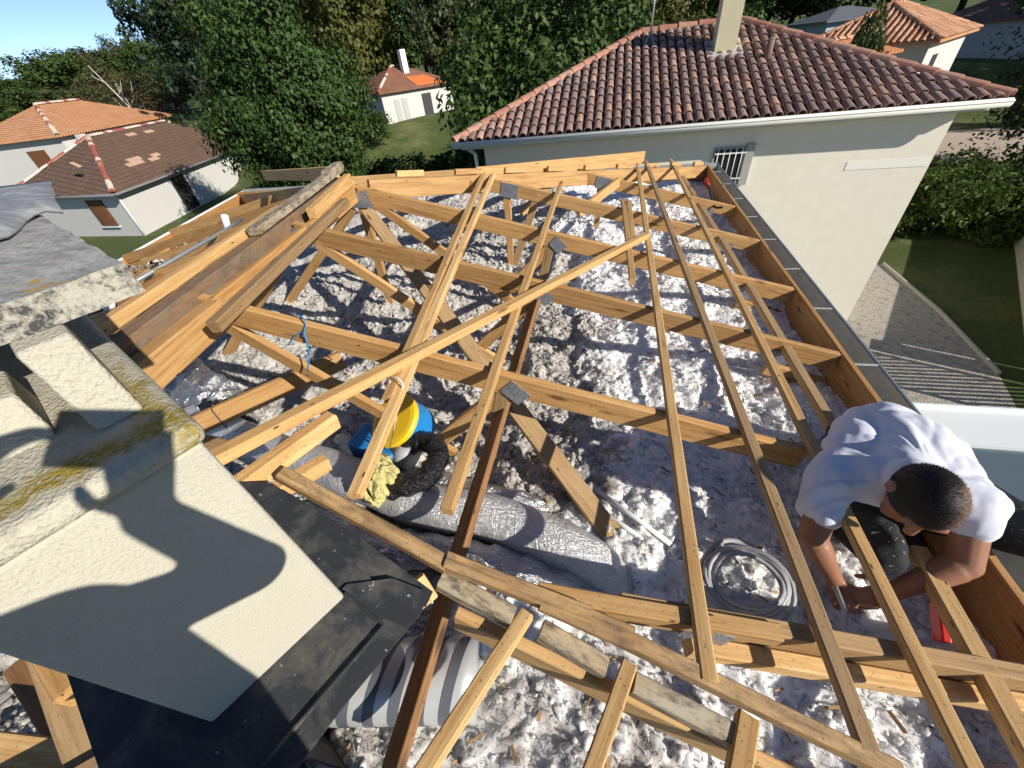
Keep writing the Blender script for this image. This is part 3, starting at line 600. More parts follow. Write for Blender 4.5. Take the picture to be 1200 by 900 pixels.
def crown_lichen():
    tt = render_mat('lichened_crown', (.51,.48,.38), bs=150, st=.9, bd=.007); co = tt.coord(); x_ = tt.xyz(co); old = tt.b.inputs['Base Color'].links[0].from_socket
    dx = tt.math('SUBTRACT', x_[0], CA.x); dy = tt.math('SUBTRACT', x_[1], CA.y)
    vv_ = tt.math('ADD', tt.math('MULTIPLY', dx, CV.x), tt.math('MULTIPLY', dy, CV.y)); uu_ = tt.math('ADD', tt.math('MULTIPLY', dx, CU.x), tt.math('MULTIPLY', dy, CU.y))
    n1 = tt.math('MULTIPLY', tt.math('SUBTRACT', tt.noise(co, 13, 4, .6), .5), .10); n2 = tt.noise(co, 85, 6, .75)
    bv_ = tt.ramp(tt.math('ADD', vv_, n1), [(0,(0,)*3),(.012,(.2,)*3),(.030,(1,)*3),(.052,(1,)*3),(.085,(0,)*3),(1,(0,)*3)])
    bu_ = tt.math('MULTIPLY', tt.ramp(tt.math('ADD', uu_, n1), [(0,(.1,)*3),(.010,(.9,)*3),(.030,(.8,)*3),(.055,(0,)*3),(1,(0,)*3)]), tt.ramp(vv_, [(.20,(1,)*3),(.38,(0,)*3)]))
    mk = tt.math('MULTIPLY', tt.math('MAXIMUM', bv_, bu_), tt.ramp(n2, [(.34,(0,)*3),(.52,(1,)*3)]))
    soot = tt.math('MULTIPLY', tt.ramp(tt.noise(co, 26, 5, .7), [(.52,(0,)*3),(.66,(1,)*3)]), .4)
    c = tt.mix(soot, old, (.20,.185,.15)); c = tt.mix(mk, c, tt.mix(tt.noise(co, 60, 4, .7), (.14,.105,.012), (.42,.31,.035))); tt.col(c); return tt.m
bevel(MB().add(cbox(-.012,.305,-.014,.97,-.3829,-.346), BF).build('crown', crown_lichen(), ch), .016, 4)
def lbox(u0,u1,v0,v1,z0,w0,w1,z1): # tapered in v between bottom and top
    return [cp(u0,v0,z0),cp(u1,v0,z0),cp(u1,v1,z0),cp(u0,v1,z0),cp(u0,w0,z1),cp(u1,w0,z1),cp(u1,w1,z1),cp(u0,w1,z1)]
bevel(MB().add(lbox(.022,.078,.095,.30,-.347,.120,.30,-.2195), BF).build('pillar', CROWN, ch), .006, 3)
bevel(MB().add(lbox(.115,.30,.150,.30,-.347,.190,.30,-.285), BF).build('flue_rim', CROWN, ch), .006, 3)
bevel(MB().add(lbox(.235,.292,.095,.30,-.347,.120,.30,-.2195), BF).build('pillar', CROWN, ch), .006, 3)
for v in (.62,.86):
    bevel(MB().add(cbox(.02,.07,v,v+.1,-.347,-.2195), BF).build('pillar', CROWN, ch), .004); bevel(MB().add(cbox(.23,.28,v,v+.1,-.347,-.2195), BF).build('pillar', CROWN, ch), .004)
def rough_slab(name, u0,u1,v0,v1,z0,z1, mat_top, mat_side, seed, amp=.006, nu=26, nv=40):
    r = np.random.default_rng(seed); v = []; f = []; 
    for i in range(nu+1):
        for j in range(nv+1):
            uu = u0+(u1-u0)*i/nu; vv_ = v0+(v1-v0)*j/nv
            e = float(vnoise(np.array(uu*18),np.array(vv_*18),seed)-.5)*amp
            if i in (0,nu): uu += float(r.normal()*.0016)
            if j in (0,nv): vv_ += float(r.normal()*.0016)
            v.append(cp(uu, vv_, z1+e))
    for i in range(nu):
        for j in range(nv): f.append((i*(nv+1)+j,(i+1)*(nv+1)+j,(i+1)*(nv+1)+j+1,i*(nv+1)+j+1))
    top = MB().add(v, f).build(name, mat_top, ch, True)
    ring = [i*(nv+1) for i in range(nu+1)] + [nu*(nv+1)+j for j in range(1,nv+1)] + [i*(nv+1)+nv for i in range(nu-1,-1,-1)] + [j for j in range(nv-1,0,-1)]
    n = len(ring); vs_ = [v[k] for k in ring] + [(v[k][0],v[k][1],z0+(v[k][2]-z1)*.4) for k in ring]
    fs_ = [(k,(k+1)%n,n+(k+1)%n,n+k) for k in range(n)] + [tuple(range(n,2*n))]
    MB().add(vs_, fs_).build(name+'_edge', mat_side, top)
rough_slab('cap_slab', -.078,.42,.168,1.15,-.219,-.174, SLAB, EDGE, 5)
# lead sheet dressed over the rear of the cap
v = []; f = []; nu, nv = 26, 16; rr_ = random.Random(3)
for i in range(nu+1):
    for j in range(nv+1):
        u = -.11 + .55*i/nu; fr = float(np.interp(u, [-.11,-.06,.0,.1,.44], [.78,.74,.60,.54,.50])) + .012*math.sin(i*.9) + rr_.uniform(-.008,.008)
        vv_ = fr + (1.35-fr)*j/nv; z = -.156 - (.014 if j == 0 else .004 if j == 1 else 0) + .003*math.sin(i*1.1+j*.7) + rr_.uniform(-.0012,.0012)
        if i == 0: z -= .008; u -= .14*max(0, vv_-.75)
        v.append(cp(u, vv_, z))
for i in range(nu):
    for j in range(nv): f.append((i*(nv+1)+j,(i+1)*(nv+1)+j,(i+1)*(nv+1)+j+1,i*(nv+1)+j+1))
o = MB().add(v, f).build('lead_cover', LEAD, ch, True); sm = o.modifiers.new('thick','SOLIDIFY'); sm.thickness = .006

# black flashing round the stack
fl = thing('chimney_flashing', (-.5,.2,-1.1), 'black dusty sheet metal flashing folded round the foot of the chimney', 'flashing')
def zf(x, o): return zr(x)+o
def fsheet(name, poly, off, sub=None):
    n = len(poly); top = [(x,y,zf(x,off)) for x,y in poly]; bot = [(x,y,zf(x,off)-.004) for x,y in poly]
    return MB().add(top+bot, [tuple(range(n)), tuple(range(2*n-1,n-1,-1))]+[(i,n+i,n+(i+1)%n,(i+1)%n) for i in range(n)]).build(name, BLACKSHEET, fl)
fsheet('side_sheet', [(-1.02,.46),(-.885,.492),(-.705,.436),(-.60,.36),(-.43,.283),(-.56,.20),(-.80,.33)], .030)
fsheet('outer_sheet', [(-.870,.486),(-.832,.482),(-.602,.418),(-.375,.338),(-.380,.300),(-.62,.350)], .018)
fsheet('apron', [(-.565,.295),(-.47,.335),(-.378,.328),(-.381,.272),(-.464,.08),(-.52,-.08),(-.60,-.26),(-.80,-.26),(-.70,-.02)], .040)
fsheet('under_sheet', [(-1.0,.44),(-.87,.478),(-.385,.330),(-.39,.275),(-.55,.19)], .010)
_pl = [(-1.20,.03),(-.70,.04),(-.53,.01),(-.43,-.06),(-.45,-.26),(-.80,-.26),(-.925,-.095)]; _n = len(_pl)
MB().add([(x,y,-1.0) for x,y in _pl]+[(x,y,-1.006) for x,y in _pl], [tuple(range(_n-1,-1,-1)), tuple(range(_n,2*_n))]+[(i,(i+1)%_n,_n+(i+1)%_n,_n+i) for i in range(_n)]).build('near_apron', BLACKSHEET, fl)
beam('fold', (-.553,.273,-.925), (-.443,.233,-.955), .006, .008, BLACKSHEET, parent=fl, bow=0)
beam('fold', (-.443,.233,-.955), (-.585,-.110,-.915), .006, .008, BLACKSHEET, parent=fl, bow=0)
MB().add(cbox(.291,.298,-.004,.95,-1.75,-.93), BF).build('side_cladding', BLACKSHEET, fl)
MB().add([cp(-.004,-.008,-.975),cp(.30,-.008,-.945),cp(.30,-.0015,-.945),cp(-.004,-.0015,-.975),cp(-.004,-.005,-.905),cp(.30,-.005,-.875),cp(.30,-.0015,-.875),cp(-.004,-.0015,-.905)], BF)
# ================================================================ ducts and fan
def crumple(o, amp, scale, seed):
    me = o.data; n = len(me.vertices); co = np.empty(n*3, np.float32); me.vertices.foreach_get('co', co); co = co.reshape(-1,3)
    nz = np.stack([vnoise(co[:,0]*scale+co[:,2]*scale*.7, co[:,1]*scale+co[:,2]*scale*.5, seed+i)-.5 for i in range(3)], -1)
    nz2 = np.stack([vnoise(co[:,0]*scale*2.7+co[:,2]*scale*2, co[:,1]*scale*2.7-co[:,2]*scale*2, seed+9+i)-.5 for i in range(3)], -1)
    me.vertices.foreach_set('co', (co+nz*amp*2+nz2*amp).astype(np.float32).ravel()); me.update(); return o
def smooth_path(pts, n):
    pts = [np.array(p, float) for p in pts]; P = [2*pts[0]-pts[1]]+pts+[2*pts[-1]-pts[-2]]; out = []
    for i in range(1, len(P)-2):
        for k in range(n):
            t = k/n; a,b,c,d = P[i-1],P[i],P[i+1],P[i+2]
            out.append(tuple(.5*((2*b)+(c-a)*t+(2*a-5*b+4*c-d)*t*t+(3*b-a-3*c+d)*t**3)))
    out.append(tuple(pts[-1])); return out
def duct(pts, r, mat, name, label, amp=.012, rings=0, seed=1, n=24, scale=9):
    path = smooth_path(pts, 16); rs = [r*(1+.035*math.sin(i*rings) if rings else r*0+1)*1.0 for i in range(len(path))] if rings else [r]*len(path)
    rs = [x if rings == 0 else x for x in rs]
    if rings: rs = [r*(1+.04*math.sin(i*rings)) for i in range(len(path))]
    o = MB().tube(path, rs, n).build(name, mat, smooth=True); crumple(o, amp, scale, seed); return tag(o, label, 'duct')
duct([(-2.45,1.26,-1.55),(-2.0,1.14,-1.54),(-1.65,1.06,-1.54),(-1.13,.955,-1.54),(-.735,.875,-1.55),(-.40,.855,-1.56),(.0,.76,-1.61),(.14,.66,-1.74)], .102, FOIL, 'flexible_duct', 'fat grey plastic sleeved duct running under the fan box', .005, 0, 3)
duct([(-1.45,.80,-1.68),(-1.30,.765,-1.64),(-.94,.66,-1.60),(-.613,.695,-1.59),(-.226,.655,-1.60),(.045,.62,-1.66),(.14,.60,-1.74)], .074, FOIL_BRIGHT, 'flexible_duct', 'crumpled plastic sleeved duct lying along the hip side of the fat duct', .012, 1.9, 14, 28, 18)
duct([(-1.45,1.25,-1.66),(-1.1,1.10,-1.64),(-.7,1.02,-1.64),(-.30,.99,-1.66),(-.1,.97,-1.74)], .075, FOIL_BRIGHT, 'flexible_duct', 'thin grey sleeved duct half sunk in wool behind the fan box', .02, 0, 25)
duct([(-2.98,1.66,-1.52),(-2.70,1.52,-1.47),(-2.46,1.42,-1.47),(-2.30,1.36,-1.53)], .13, FOIL_BRIGHT, 'foil_duct', 'shiny foil wrapped duct end beside the chimney crown', .035, 1.3, 33, 28, 12)
duct([(-2.36,1.31,-1.53),(-2.18,1.22,-1.57)], .125, BLACKFILM, 'duct_plug', 'black film stuffed into the mouth of the foil duct', .03, 0, 35)
sp = thing('spiral_duct', (-.55,.22,-1.6), 'rigid silver spiral duct with dark helical stripes below the flashing', 'duct')
SPIR = plain('galvanised', (.52,.53,.52), .42, .35, .15, 6); STRIPE = plain('stripe_tape', (.13,.14,.155), .4, .3, .2, 9)
a0 = Vector((-.90,.170,-1.53)); a1 = Vector((-.335,.292,-1.575))
MB().tube([a0.lerp(a1, i/12) for i in range(13)], .120, 32).build('pipe', SPIR, sp, True)
for k in range(7):
    c = a0.lerp(a1, .08+.135*k); ax = (a1-a0).normalized(); w = .017
    e = Vector((0,0,1)); ax2 = (ax + Vector((.18,-.28,.0))).normalized(); u = (e-ax2*e.dot(ax2)).normalized(); q = ax2.cross(u); v = []; f = []; n = 40
    for s in (-w, w):
        for i in range(n):
            ang = 2*math.pi*i/n; d = u*math.cos(ang)+q*math.sin(ang); dd = d - ax*d.dot(ax); sc_ = .1215/dd.length; p = c + d*sc_ + ax*s; v.append(tuple(p))
    f = [(i,(i+1)%n,n+(i+1)%n,n+i) for i in range(n)]
    MB().add(v, f).build('stripe', STRIPE, sp, True)
fan = thing('ventilation_fan', (-1.03,1.2,-1.66), 'blue drum ventilation fan with yellow lid hung on white cords', 'fan')
fc = Vector((-1.00,1.25,-1.42)); fnm = Vector((-.30,-.42,.86)).normalized()
def disc_stack(c, n, prof, seg=36):
    e = Vector((0,0,1)) if abs(n.z) < .95 else Vector((1,0,0)); u = (e-n*e.dot(n)).normalized(); w = n.cross(u); mb = MB(); v = []; f = []
    for (h, r) in prof:
        for k in range(seg): a = 2*math.pi*k/seg; v.append(tuple(c+n*h+(u*math.cos(a)+w*math.sin(a))*r))
    m = len(prof)
    for i in range(m-1):
        for k in range(seg): f.append((i*seg+k,i*seg+(k+1)%seg,(i+1)*seg+(k+1)%seg,(i+1)*seg+k))
    f.append(tuple(range(seg-1,-1,-1))); f.append(tuple((m-1)*seg+k for k in range(seg))); return mb.add(v, f)
disc_stack(fc, fnm, [(-.13,.10),(-.13,.128),(-.10,.138),(.0,.140),(.028,.140)]).build('drum', BLUE, fan)
lid = disc_stack(fc, fnm, [(.029,.146),(.046,.147),(.056,.140),(.060,.118),(.060,.05)]).build('lid', YELLOW, fan)
disc_stack(fc, fnm, [(.0605,.034),(.066,.032),(.067,.022)]).build('centre_cap', plain('orange_plastic', (.75,.22,.01), .4), lid)
bx = Vector((-1.10,1.16,-1.52)); m, _ = rot_to((0,0,0),(.95,-.2,.0))
def obox(c, m, sx, sy, sz): return [tuple(c+m.to_3x3()@Vector((a*sx,b*sy,d*sz))) for a,b,d in ((-1,-1,-1),(1,-1,-1),(1,1,-1),(-1,1,-1),(-1,-1,1),(1,-1,1),(1,1,1),(-1,1,1))]
bevel(MB().add(obox(bx, m, .15,.085,.07), BF).build('housing', BLUE, fan), .02, 3)
lb = MB().add(obox(bx+m.to_3x3()@Vector((.02,-.0865,.012)), m, .026,.001,.02), BF).build('sticker', plain('sticker', (.55,.55,.45), .5), fan)
MB().tube([bx+m.to_3x3()@Vector((.13,-.01,.02)), bx+m.to_3x3()@Vector((.215,-.02,.02))], .066, 28).build('spigot', GREYPL, fan, True)
for k, (p, q) in enumerate((((-.735,.96,-.89),(-1.06,1.10,-1.46)),((-.705,.94,-.90),(-1.05,1.09,-1.46)),((-.72,.99,-.90),(-.99,1.08,-1.44)))):
    MB().tube([p, tuple((Vector(p)+Vector(q))/2+Vector((0,0,-.01))), q], .0028, 6).build('cord', CORD, fan, True)
MB().tube([(-.755,.985,-.868),(-.72,.98,-.863),(-.695,.965,-.872),(-.70,.95,-.925),(-.75,.965,-.92),(-.757,.98,-.88)], .003, 6).build('cord', CORD, fan, True)
o = MB().tube(smooth_path([(-.93,1.15,-1.47),(-.81,1.15,-1.43),(-.715,1.07,-1.41),(-.72,.95,-1.41),(-.82,.885,-1.43),(-.93,.89,-1.46)], 9), [.050+.004*math.sin(i*1.3) for i in range(46)], 22).build('black_sleeve', BLACKFILM, smooth=True)
crumple(o, .007, 22, 61); tag(o, 'black plastic sleeve curving from the fan spigot into the yellow wool', 'duct sleeve')
bm = bmesh.new(); bmesh.ops.create_icosphere(bm, subdivisions=5, radius=1.0); me = bpy.data.meshes.new('glass_wool')
for v_ in bm.verts:
    p = v_.co; n = .22*(float(vnoise(np.array(p.x*3+p.z*2+9), np.array(p.y*3+p.z*1.5+9), 71))-.5)+.14*(float(vnoise(np.array(p.x*9+p.z*6+9), np.array(p.y*9+20-p.z*5), 72))-.5)
    v_.co = Vector((p.x*.085, p.y*.125, p.z*.08))*(1+n*2.2)
bm.to_mesh(me); bm.free(); me.polygons.foreach_set('use_smooth', np.ones(len(me.polygons), dtype=bool))
mw = Matrix.Translation((-.955,.905,-1.42+ZC)) @ Matrix.Rotation(.5,4,'Z') @ Matrix.Rotation(.4,4,'Y')
o = obj('glass_wool', me, WOOLY, None, mw); tag(o, 'torn wad of yellow glass wool hanging below the fan', 'insulation wad', None, 'thing')

# conduit coil, rods, tools
cc = thing('conduit_coil', (.555,.73,-1.66), 'coil of grey corrugated conduit lying on the wool', 'conduit coil')
for k in range(5):
    r0 = .148-.012*k; pts = []; ph = k*.7; rx = random.uniform(-.012,.012); ry = random.uniform(-.012,.012)
    for i in range(61):
        a = 2*math.pi*i/60+ph; pts.append((.565+rx+r0*1.02*math.cos(a), .735+ry+r0*.95*math.sin(a), -1.555+.009*k+.012*math.sin(a*2+k)+.02*math.cos(a)))
    MB().tube(pts, [.0085+.0009*math.sin(i*2.1) for i in range(61)], 8, False).build('loop', CONDUIT, cc, True)
MB().tube(smooth_path([(.42,.80,-1.58),(.40,.70,-1.575),(.46,.60,-1.57),(.56,.585,-1.565),(.66,.60,-1.56),(.70,.50,-1.64)], 8), .0105, 8).build('tail', CONDUIT, cc, True)
MB().tube(smooth_path([(.42,.77,-1.56),(.50,.885,-1.56),(.62,.90,-1.57),(.70,.78,-1.57)], 8), .0105, 8).build('tail', CONDUIT, cc, True)
tag(MB().tube([(.868,.79,-1.555),(.872,.70,-1.555),(.850,.60,-1.60)], .010, 8).build('conduit_rod', plain('pale_conduit', (.42,.42,.41), .5), smooth=True), 'pale conduit end held by the crouching man', 'conduit')
tag(MB().tube([(.99,2.10,-1.52),(1.005,1.85,-1.56),(1.01,1.80,-1.60)], .009, 8).build('conduit_rod', plain('pale_conduit_b', (.45,.45,.44), .5), smooth=True), 'pale thin conduit poking out of the white wool', 'conduit')
for (p, q, lab) in (((.02,1.10,-1.60),(.335,.875,-1.60),'upper of two thin white pipes beside the bracing board'),((-.0,1.03,-1.61),(.28,.85,-1.61),'lower of two thin white pipes beside the bracing board')):
    tag(MB().tube([p, q], .011, 10).build('thin_pipe', WHITE_PAINT, smooth=True), lab, 'pipe')
sw = thing('hand_saw', (1.10,.72,-1.52), 'red handled saw leaning along the pale batten by the man', 'saw')
bevel(beam('handle', (1.150,.86,-1.44), (1.128,.78,-1.455), .022, .05, RED, parent=sw, bow=0), .006)
beam('blade', (1.127,.785,-1.455), (1.118,.725,-1.47), .006, .05, plain('dark_steel', (.05,.05,.055), .4, .6), parent=sw, bow=0)
bevel(beam('handle', (1.118,.728,-1.465), (1.098,.625,-1.505), .024, .05, RED, parent=sw, bow=0), .006)
hm = thing('pry_bar', (1.12,5.3,-1.5), 'pry bar with red grip standing in the wool near the corner', 'tool')
MB().tube([(1.11,5.35,-1.34),(1.115,5.20,-1.37)], .018, 10).build('grip', RED, hm, True)
MB().tube(smooth_path([(1.115,5.20,-1.37),(1.115,4.85,-1.44),(1.125,4.70,-1.46),(1.19,4.66,-1.45)], 5), .012, 8).build('shaft', plain('dark_iron', (.03,.03,.035), .4, .5), hm, True)
bs = thing('blue_string', (-1.5,1.5,-1.3), 'blue string knotted round the hung orange board and the truss', 'string')
MB().tube(smooth_path([(-1.30,1.26,-.775),(-1.25,1.23,-.775),(-1.235,1.21,-.80),(-1.27,1.205,-.86),(-1.36,1.34,-1.03),(-1.50,1.53,-1.24)], 6), .0032, 6).build('strand', BLUECORD, bs, True)
MB().tube(smooth_path([(-1.37,1.20,-.90),(-1.31,1.205,-.85),(-1.26,1.21,-.83)], 6), .0032, 6).build('strand', BLUECORD, bs, True)
MB().tube(smooth_path([(-1.26,1.21,-.83),(-1.27,1.19,-.93),(-1.31,1.17,-1.02)], 6), .004, 6).build('strand', BLUECORD, bs, True)
wi = thing('tie_wire', (-1.85,1.1,-1.35), 'thin tie wires looped round the hung orange board', 'wire')
for (x, y) in ((-1.93,1.085),(-1.60,1.48)):
    MB().tube([(x-.02,y+.02,-1.228),(x+.025,y-.025,-1.228),(x+.028,y-.028,-1.36),(x-.02,y+.02,-1.36),(x-.02,y+.02,-1.228)], .0028, 6).build('loop', plain('dark_wire',(.08,.08,.08),.5), wi, True)

# veranda roof and scaffold beside the eave
ve = thing('veranda_roof', (3.8,1.5,-3.1), 'white ribbed metal veranda roof below the eave', 'veranda roof')
VW = plain('veranda_white', (.72,.76,.74), .4, 0, .04, 2)
MB().box((1.75,2.98,-3.09),(7.5,3.44,-3.03)).build('panel', VW, ve)
MB().box((1.75,-3.0,-3.11),(7.5,2.975,-3.06)).build('shaded_panel', plain('veranda_painted_shade', (.10,.135,.155), .25, 0, .1, spec=.5), ve)  # shaded part of the white roof, its shade put into the dark colour
for y in np.arange(-2.6, 3.0, .8): beam('rib', (1.75,y,-3.04), (7.5,y,-3.04), .018, .026, VW, parent=ve, bow=0)
beam('edge_trim', (1.75,3.455,-2.99), (7.5,3.455,-2.99), .03, .12, VW, parent=ve, bow=0)
MB().box((1.75,-3.0,-6.42),(1.83,-2.92,-3.10)).build('post', VW, ve); MB().box((7.4,3.34,-6.42),(7.48,3.42,-3.10)).build('post', VW, ve); MB().box((7.4,-3.0,-6.42),(7.48,-2.92,-3.10)).build('post', VW, ve)
sc = thing('scaffold', (2.2,.9,-6.4), 'dark scaffold platform with steel tubes against the eave', 'scaffold')
SD = plain('dark_board', (.03,.03,.033), .6, 0, .3); ST = plain('steel_tube', (.10,.105,.11), .45, .4, .2)
for k in range(3): beam('platform_board', (1.86+.24*k,-.8,-2.20), (1.86+.24*k,1.75,-2.20), .22, .04, SD, parent=sc, bow=0)
for (x, y) in ((1.76,-.85),(2.5,-.85),(1.76,1.72),(2.5,1.72)): MB().tube([(x,y,-6.41),(x,y,-1.75 if x > 2 else -2.12)], .024, 10).build('upright', ST, sc, True)
for (p, q) in (((2.5,-.9,-1.95),(2.5,1.78,-1.95)),((2.5,-.9,-1.78),(2.5,1.78,-1.78)),((1.7,1.72,-2.26),(2.56,1.72,-2.26)),((1.7,-.85,-2.26),(2.56,-.85,-2.26))): MB().tube([p,q], .022, 10).build('rail', ST, sc, True)

# ================================================================ neighbouring houses
def tile_mat(name, stops, moss=.3, isl=True):
    t = NT(name); co = t.coord(); r1 = t.island() if isl else t.objrand(); r2 = t.objrand()
    k = t.math('FRACT', t.math('ADD', t.math('MULTIPLY', r1, 7.31), t.math('MULTIPLY', r2, 13.7)))
    c = t.ramp(k, stops); n = t.noise(t.coord('Object'), 3.0, 6, .7, .4); n2 = t.noise(co, 28, 4, .7)
    c = t.mix(t.math('MULTIPLY', t.ramp(n, [(.42,(0,0,0)),(.66,(1,1,1))]), moss), c, (.075,.055,.048))
    c = t.mix(t.math('MULTIPLY', t.ramp(n2, [(.55,(0,0,0)),(.7,(1,1,1))]), .35), c, (.42,.36,.31))
    t.col(c).rough(.88).bump(n2, .4, .006); return t.m
TILE = tile_mat('canal_tile', [(.0,(.21,.135,.118)),(.3,(.30,.185,.155)),(.6,(.38,.245,.205)),(.85,(.25,.175,.155)),(.93,(.46,.265,.18)),(1.0,(.52,.34,.25))], .5)
TILE_UNDER = plain('tile_channel', (.10,.058,.048), .95, 0, .35, 6)
RIDGE = tile_mat('ridge_tile', [(.0,(.36,.155,.10)),(.5,(.43,.21,.14)),(1.0,(.48,.27,.19))], .3)
NCREAM = render_mat('neighbour_render', (.74,.71,.585), bs=90, st=.25, bd=.004, grime=.06).m
SOFFIT = plain('soffit_white', (.60,.61,.56), .7, 0, .05, 2)
def canal_mesh(name, w, ln, h, n=6, lo=.012, tp=.88):
    """one barrel tile: tapered half pipe with thickness, x across, y up the slope"""
    v = []; f = []
    for (y, s, lift_) in ((0,1.0,lo),(ln,tp,-.008)):
        for rr_ in (1.0,.84):
            for k in range(n+1):
                a = math.pi*k/n; v.append((-math.cos(a)*w/2*s*rr_, y, math.sin(a)*h*s*rr_+lift_))
    m = n+1
    for k in range(n):
        f.append((k,k+1,2*m+k+1,2*m+k)); f.append((m+k+1,m+k,3*m+k,3*m+k+1)); f.append((k+1,k,m+k,m+k+1))
    f.append((0,2*m,3*m,m)); f.append((m-1,2*m-1,4*m-1,3*m-1))
    return mesh_np(name, v, f, False)
def roof_frame(p0, ex, up):
    ex = Vector(ex).normalized(); up = Vector(up).normalized(); nz = ex.cross(up); m = Matrix.Identity(4)
    for i in range(3): m[i][0]=ex[i]; m[i][1]=up[i]; m[i][2]=nz[i]
    m.translation = Vector((p0[0],p0[1],p0[2]+ZC)); return m
def clipped_tiles(house, frame, width, height, lo, hi, cw, rl, mesh, mat, parts_left, name='roof_tile', seed=0):
    """rows of barrel tiles between the two hip lines lo(v), hi(v); the first are parts, the rest one mass"""
    r = random.Random(seed); rows = int(height/rl); placed = []
    for j in range(rows+1):
        v = j*rl
        if v > height-.05: break
        x = math.ceil(lo(v)/cw)*cw
        while x <= hi(v):
            if lo(v+rl*.4) <= x <= hi(v+rl*.4): placed.append((x+r.uniform(-.006,.006), v+r.uniform(-.012,.012), r.uniform(-.018,.018), r.uniform(-.004,.006)))
            x += cw
    base = np.empty(len(mesh.vertices)*3, np.float32); mesh.vertices.foreach_get('co', base); base = base.reshape(-1,3)
    polys = [tuple(p.vertices) for p in mesh.polygons]; V_ = []; F_ = []
    for q, (x, v, a, z) in enumerate(placed):
        lm = Matrix.Translation((x, v, z)) @ Matrix.Rotation(a, 4, 'Z') @ Matrix.Rotation(.035, 4, 'X')
        if q < parts_left: obj(name, mesh, mat, house, frame @ lm)
        else:
            mm = np.array(frame @ lm); b = len(V_)*len(base); V_.append(base@mm[:3,:3].T+mm[:3,3]); F_ += [tuple(i+b for i in p) for p in polys]
    if V_:
        o = obj(name+'s', mesh_np(name+'s', np.concatenate(V_), F_), mat, house); o['kind'] = 'stuff'
    return max(0, parts_left-len(placed))
def hip_tiles(house, a, b, mesh, mat, step, name='ridge_tile', zup=.03):
    a = Vector(a); b = Vector(b); d = b-a; n = max(1, int(d.length/step)); d.normalize(); side = d.cross(Vector((0,0,1))).normalized(); up = side.cross(d)
    for k in range(n):
        p = a.lerp(b, k/n); m = Matrix.Identity(4)
        for i in range(3): m[i][0]=side[i]; m[i][1]=d[i]; m[i][2]=up[i]
        m.translation = Vector((p.x,p.y,p.z+zup+ZC)); obj(name, mesh, mat, house, m @ Matrix.Rotation(random.uniform(-.03,.03),4,'Z') @ Matrix.Rotation(.03,4,'X'))
nh = thing('neighbour_house', (1.7,14.2,-6.4), 'cream house with brown barrel tile hip roof, barred window and chimney', 'house')
X0, X1, YE, ZE = -3.55, 6.78, 10.0, -1.47; DN = 4.13; RX0, RX1, YR = .58, 2.95, 14.13; ZR = .03
YB = YR + (YR-YE)
MB().box((-2.98,10.42,-6.45),(6.37,YB-.42,-1.62)).build('wall', NCREAM, nh)
MB().box((4.87,10.412,-2.58),(6.31,10.417,-2.42)).build('paint_patch', plain('pale_patch', (.77,.755,.67), .8, 0, .03), nh)
sp_ = math.hypot(YR-YE, ZR-ZE); upf = (0, YR-YE, ZR-ZE)
# roof underlay, one closed solid
A_=(X0,YE,ZE);B_=(X1,YE,ZE);C_=(X1,YB,ZE);D_=(X0,YB,ZE);E_=(RX0,YR,ZR);F_=(RX1,YR,ZR)
MB().add([A_,B_,C_,D_,E_,F_,(X0,YE,ZE-.05),(X1,YE,ZE-.05),(X1,YB,ZE-.05),(X0,YB,ZE-.05)], [(0,1,5,4),(1,2,5),(2,3,4,5),(3,0,4),(0,6,7,1),(1,7,8,2),(2,8,9,3),(3,9,6,0),(6,9,8,7)]).build('roof', TILE_UNDER, nh)
MB().box((X0+.12,YE+.12,ZE-.16),(X1-.12,YB-.12,ZE-.055)).build('soffit', SOFFIT, nh)
g_ = MB().tube([(X0-.02,YE-.06,ZE-.035),(X1+.02,YE-.06,ZE-.035)], .068, 12).build('gutter', SOFFIT, nh, True)
MB().tube([(X0-.02,YE-.128,ZE-.005),(X1+.02,YE-.128,ZE-.005)], .012, 8).build('gutter_bead', SOFFIT, nh, True)
MB().tube([(X0+.2,YE+.30,ZE-.15),(X0+.36,10.34,ZE-.30),(X0+.50,10.36,-6.3)], .045, 10).build('downpipe', SOFFIT, nh, True)
TM = canal_mesh('roof_tile', .172, .375, .075, 6, .028, .80); CWN, RLN = .203, .335
fr = roof_frame((X0,YE-.03,ZE+.012), (1,0,0), upf)
H_ = sp_; kf = (YR-YE)/sp_
left = clipped_tiles(nh, fr, X1-X0, H_, lambda v: v*kf*(RX0-X0)/(YR-YE)+.05, lambda v: (X1-X0)-v*kf*(X1-RX1)/(YR-YE)-.05, CWN, RLN, TM, TILE, 300, 'roof_tile', 3)
upl = (RX0-X0, 0, ZR-ZE); spl = math.hypot(RX0-X0, ZR-ZE); kl = (RX0-X0)/spl
fr2 = roof_frame((X0-.03,YB,ZE+.012), (0,-1,0), upl); Wd = YB-YE
clipped_tiles(nh, fr2, Wd, spl, lambda v: v*kl*(YB-YR)/(RX0-X0)+.05, lambda v: Wd-v*kl*(YR-YE)/(RX0-X0)-.05, CWN, RLN, TM, TILE, 0, 'roof_tile', 4)
RM = canal_mesh('ridge_tile', .24, .44, .11, 8)
hip_tiles(nh, A_, E_, RM, RIDGE, .40); hip_tiles(nh, B_, F_, RM, RIDGE, .40); hip_tiles(nh, E_, F_, RM, RIDGE, .40); hip_tiles(nh, D_, E_, RM, RIDGE, .40)
w_ = MB().box((2.20,10.375,-2.72),(2.86,10.418,-1.99)).build('window', plain('window_frame_grey', (.33,.33,.31), .6), nh)
MB().box((2.245,10.370,-2.68),(2.80,10.376,-2.03)).build('pane', plain('dark_glass', (.012,.013,.015), .15, 0, .2, spec=.6), w_)
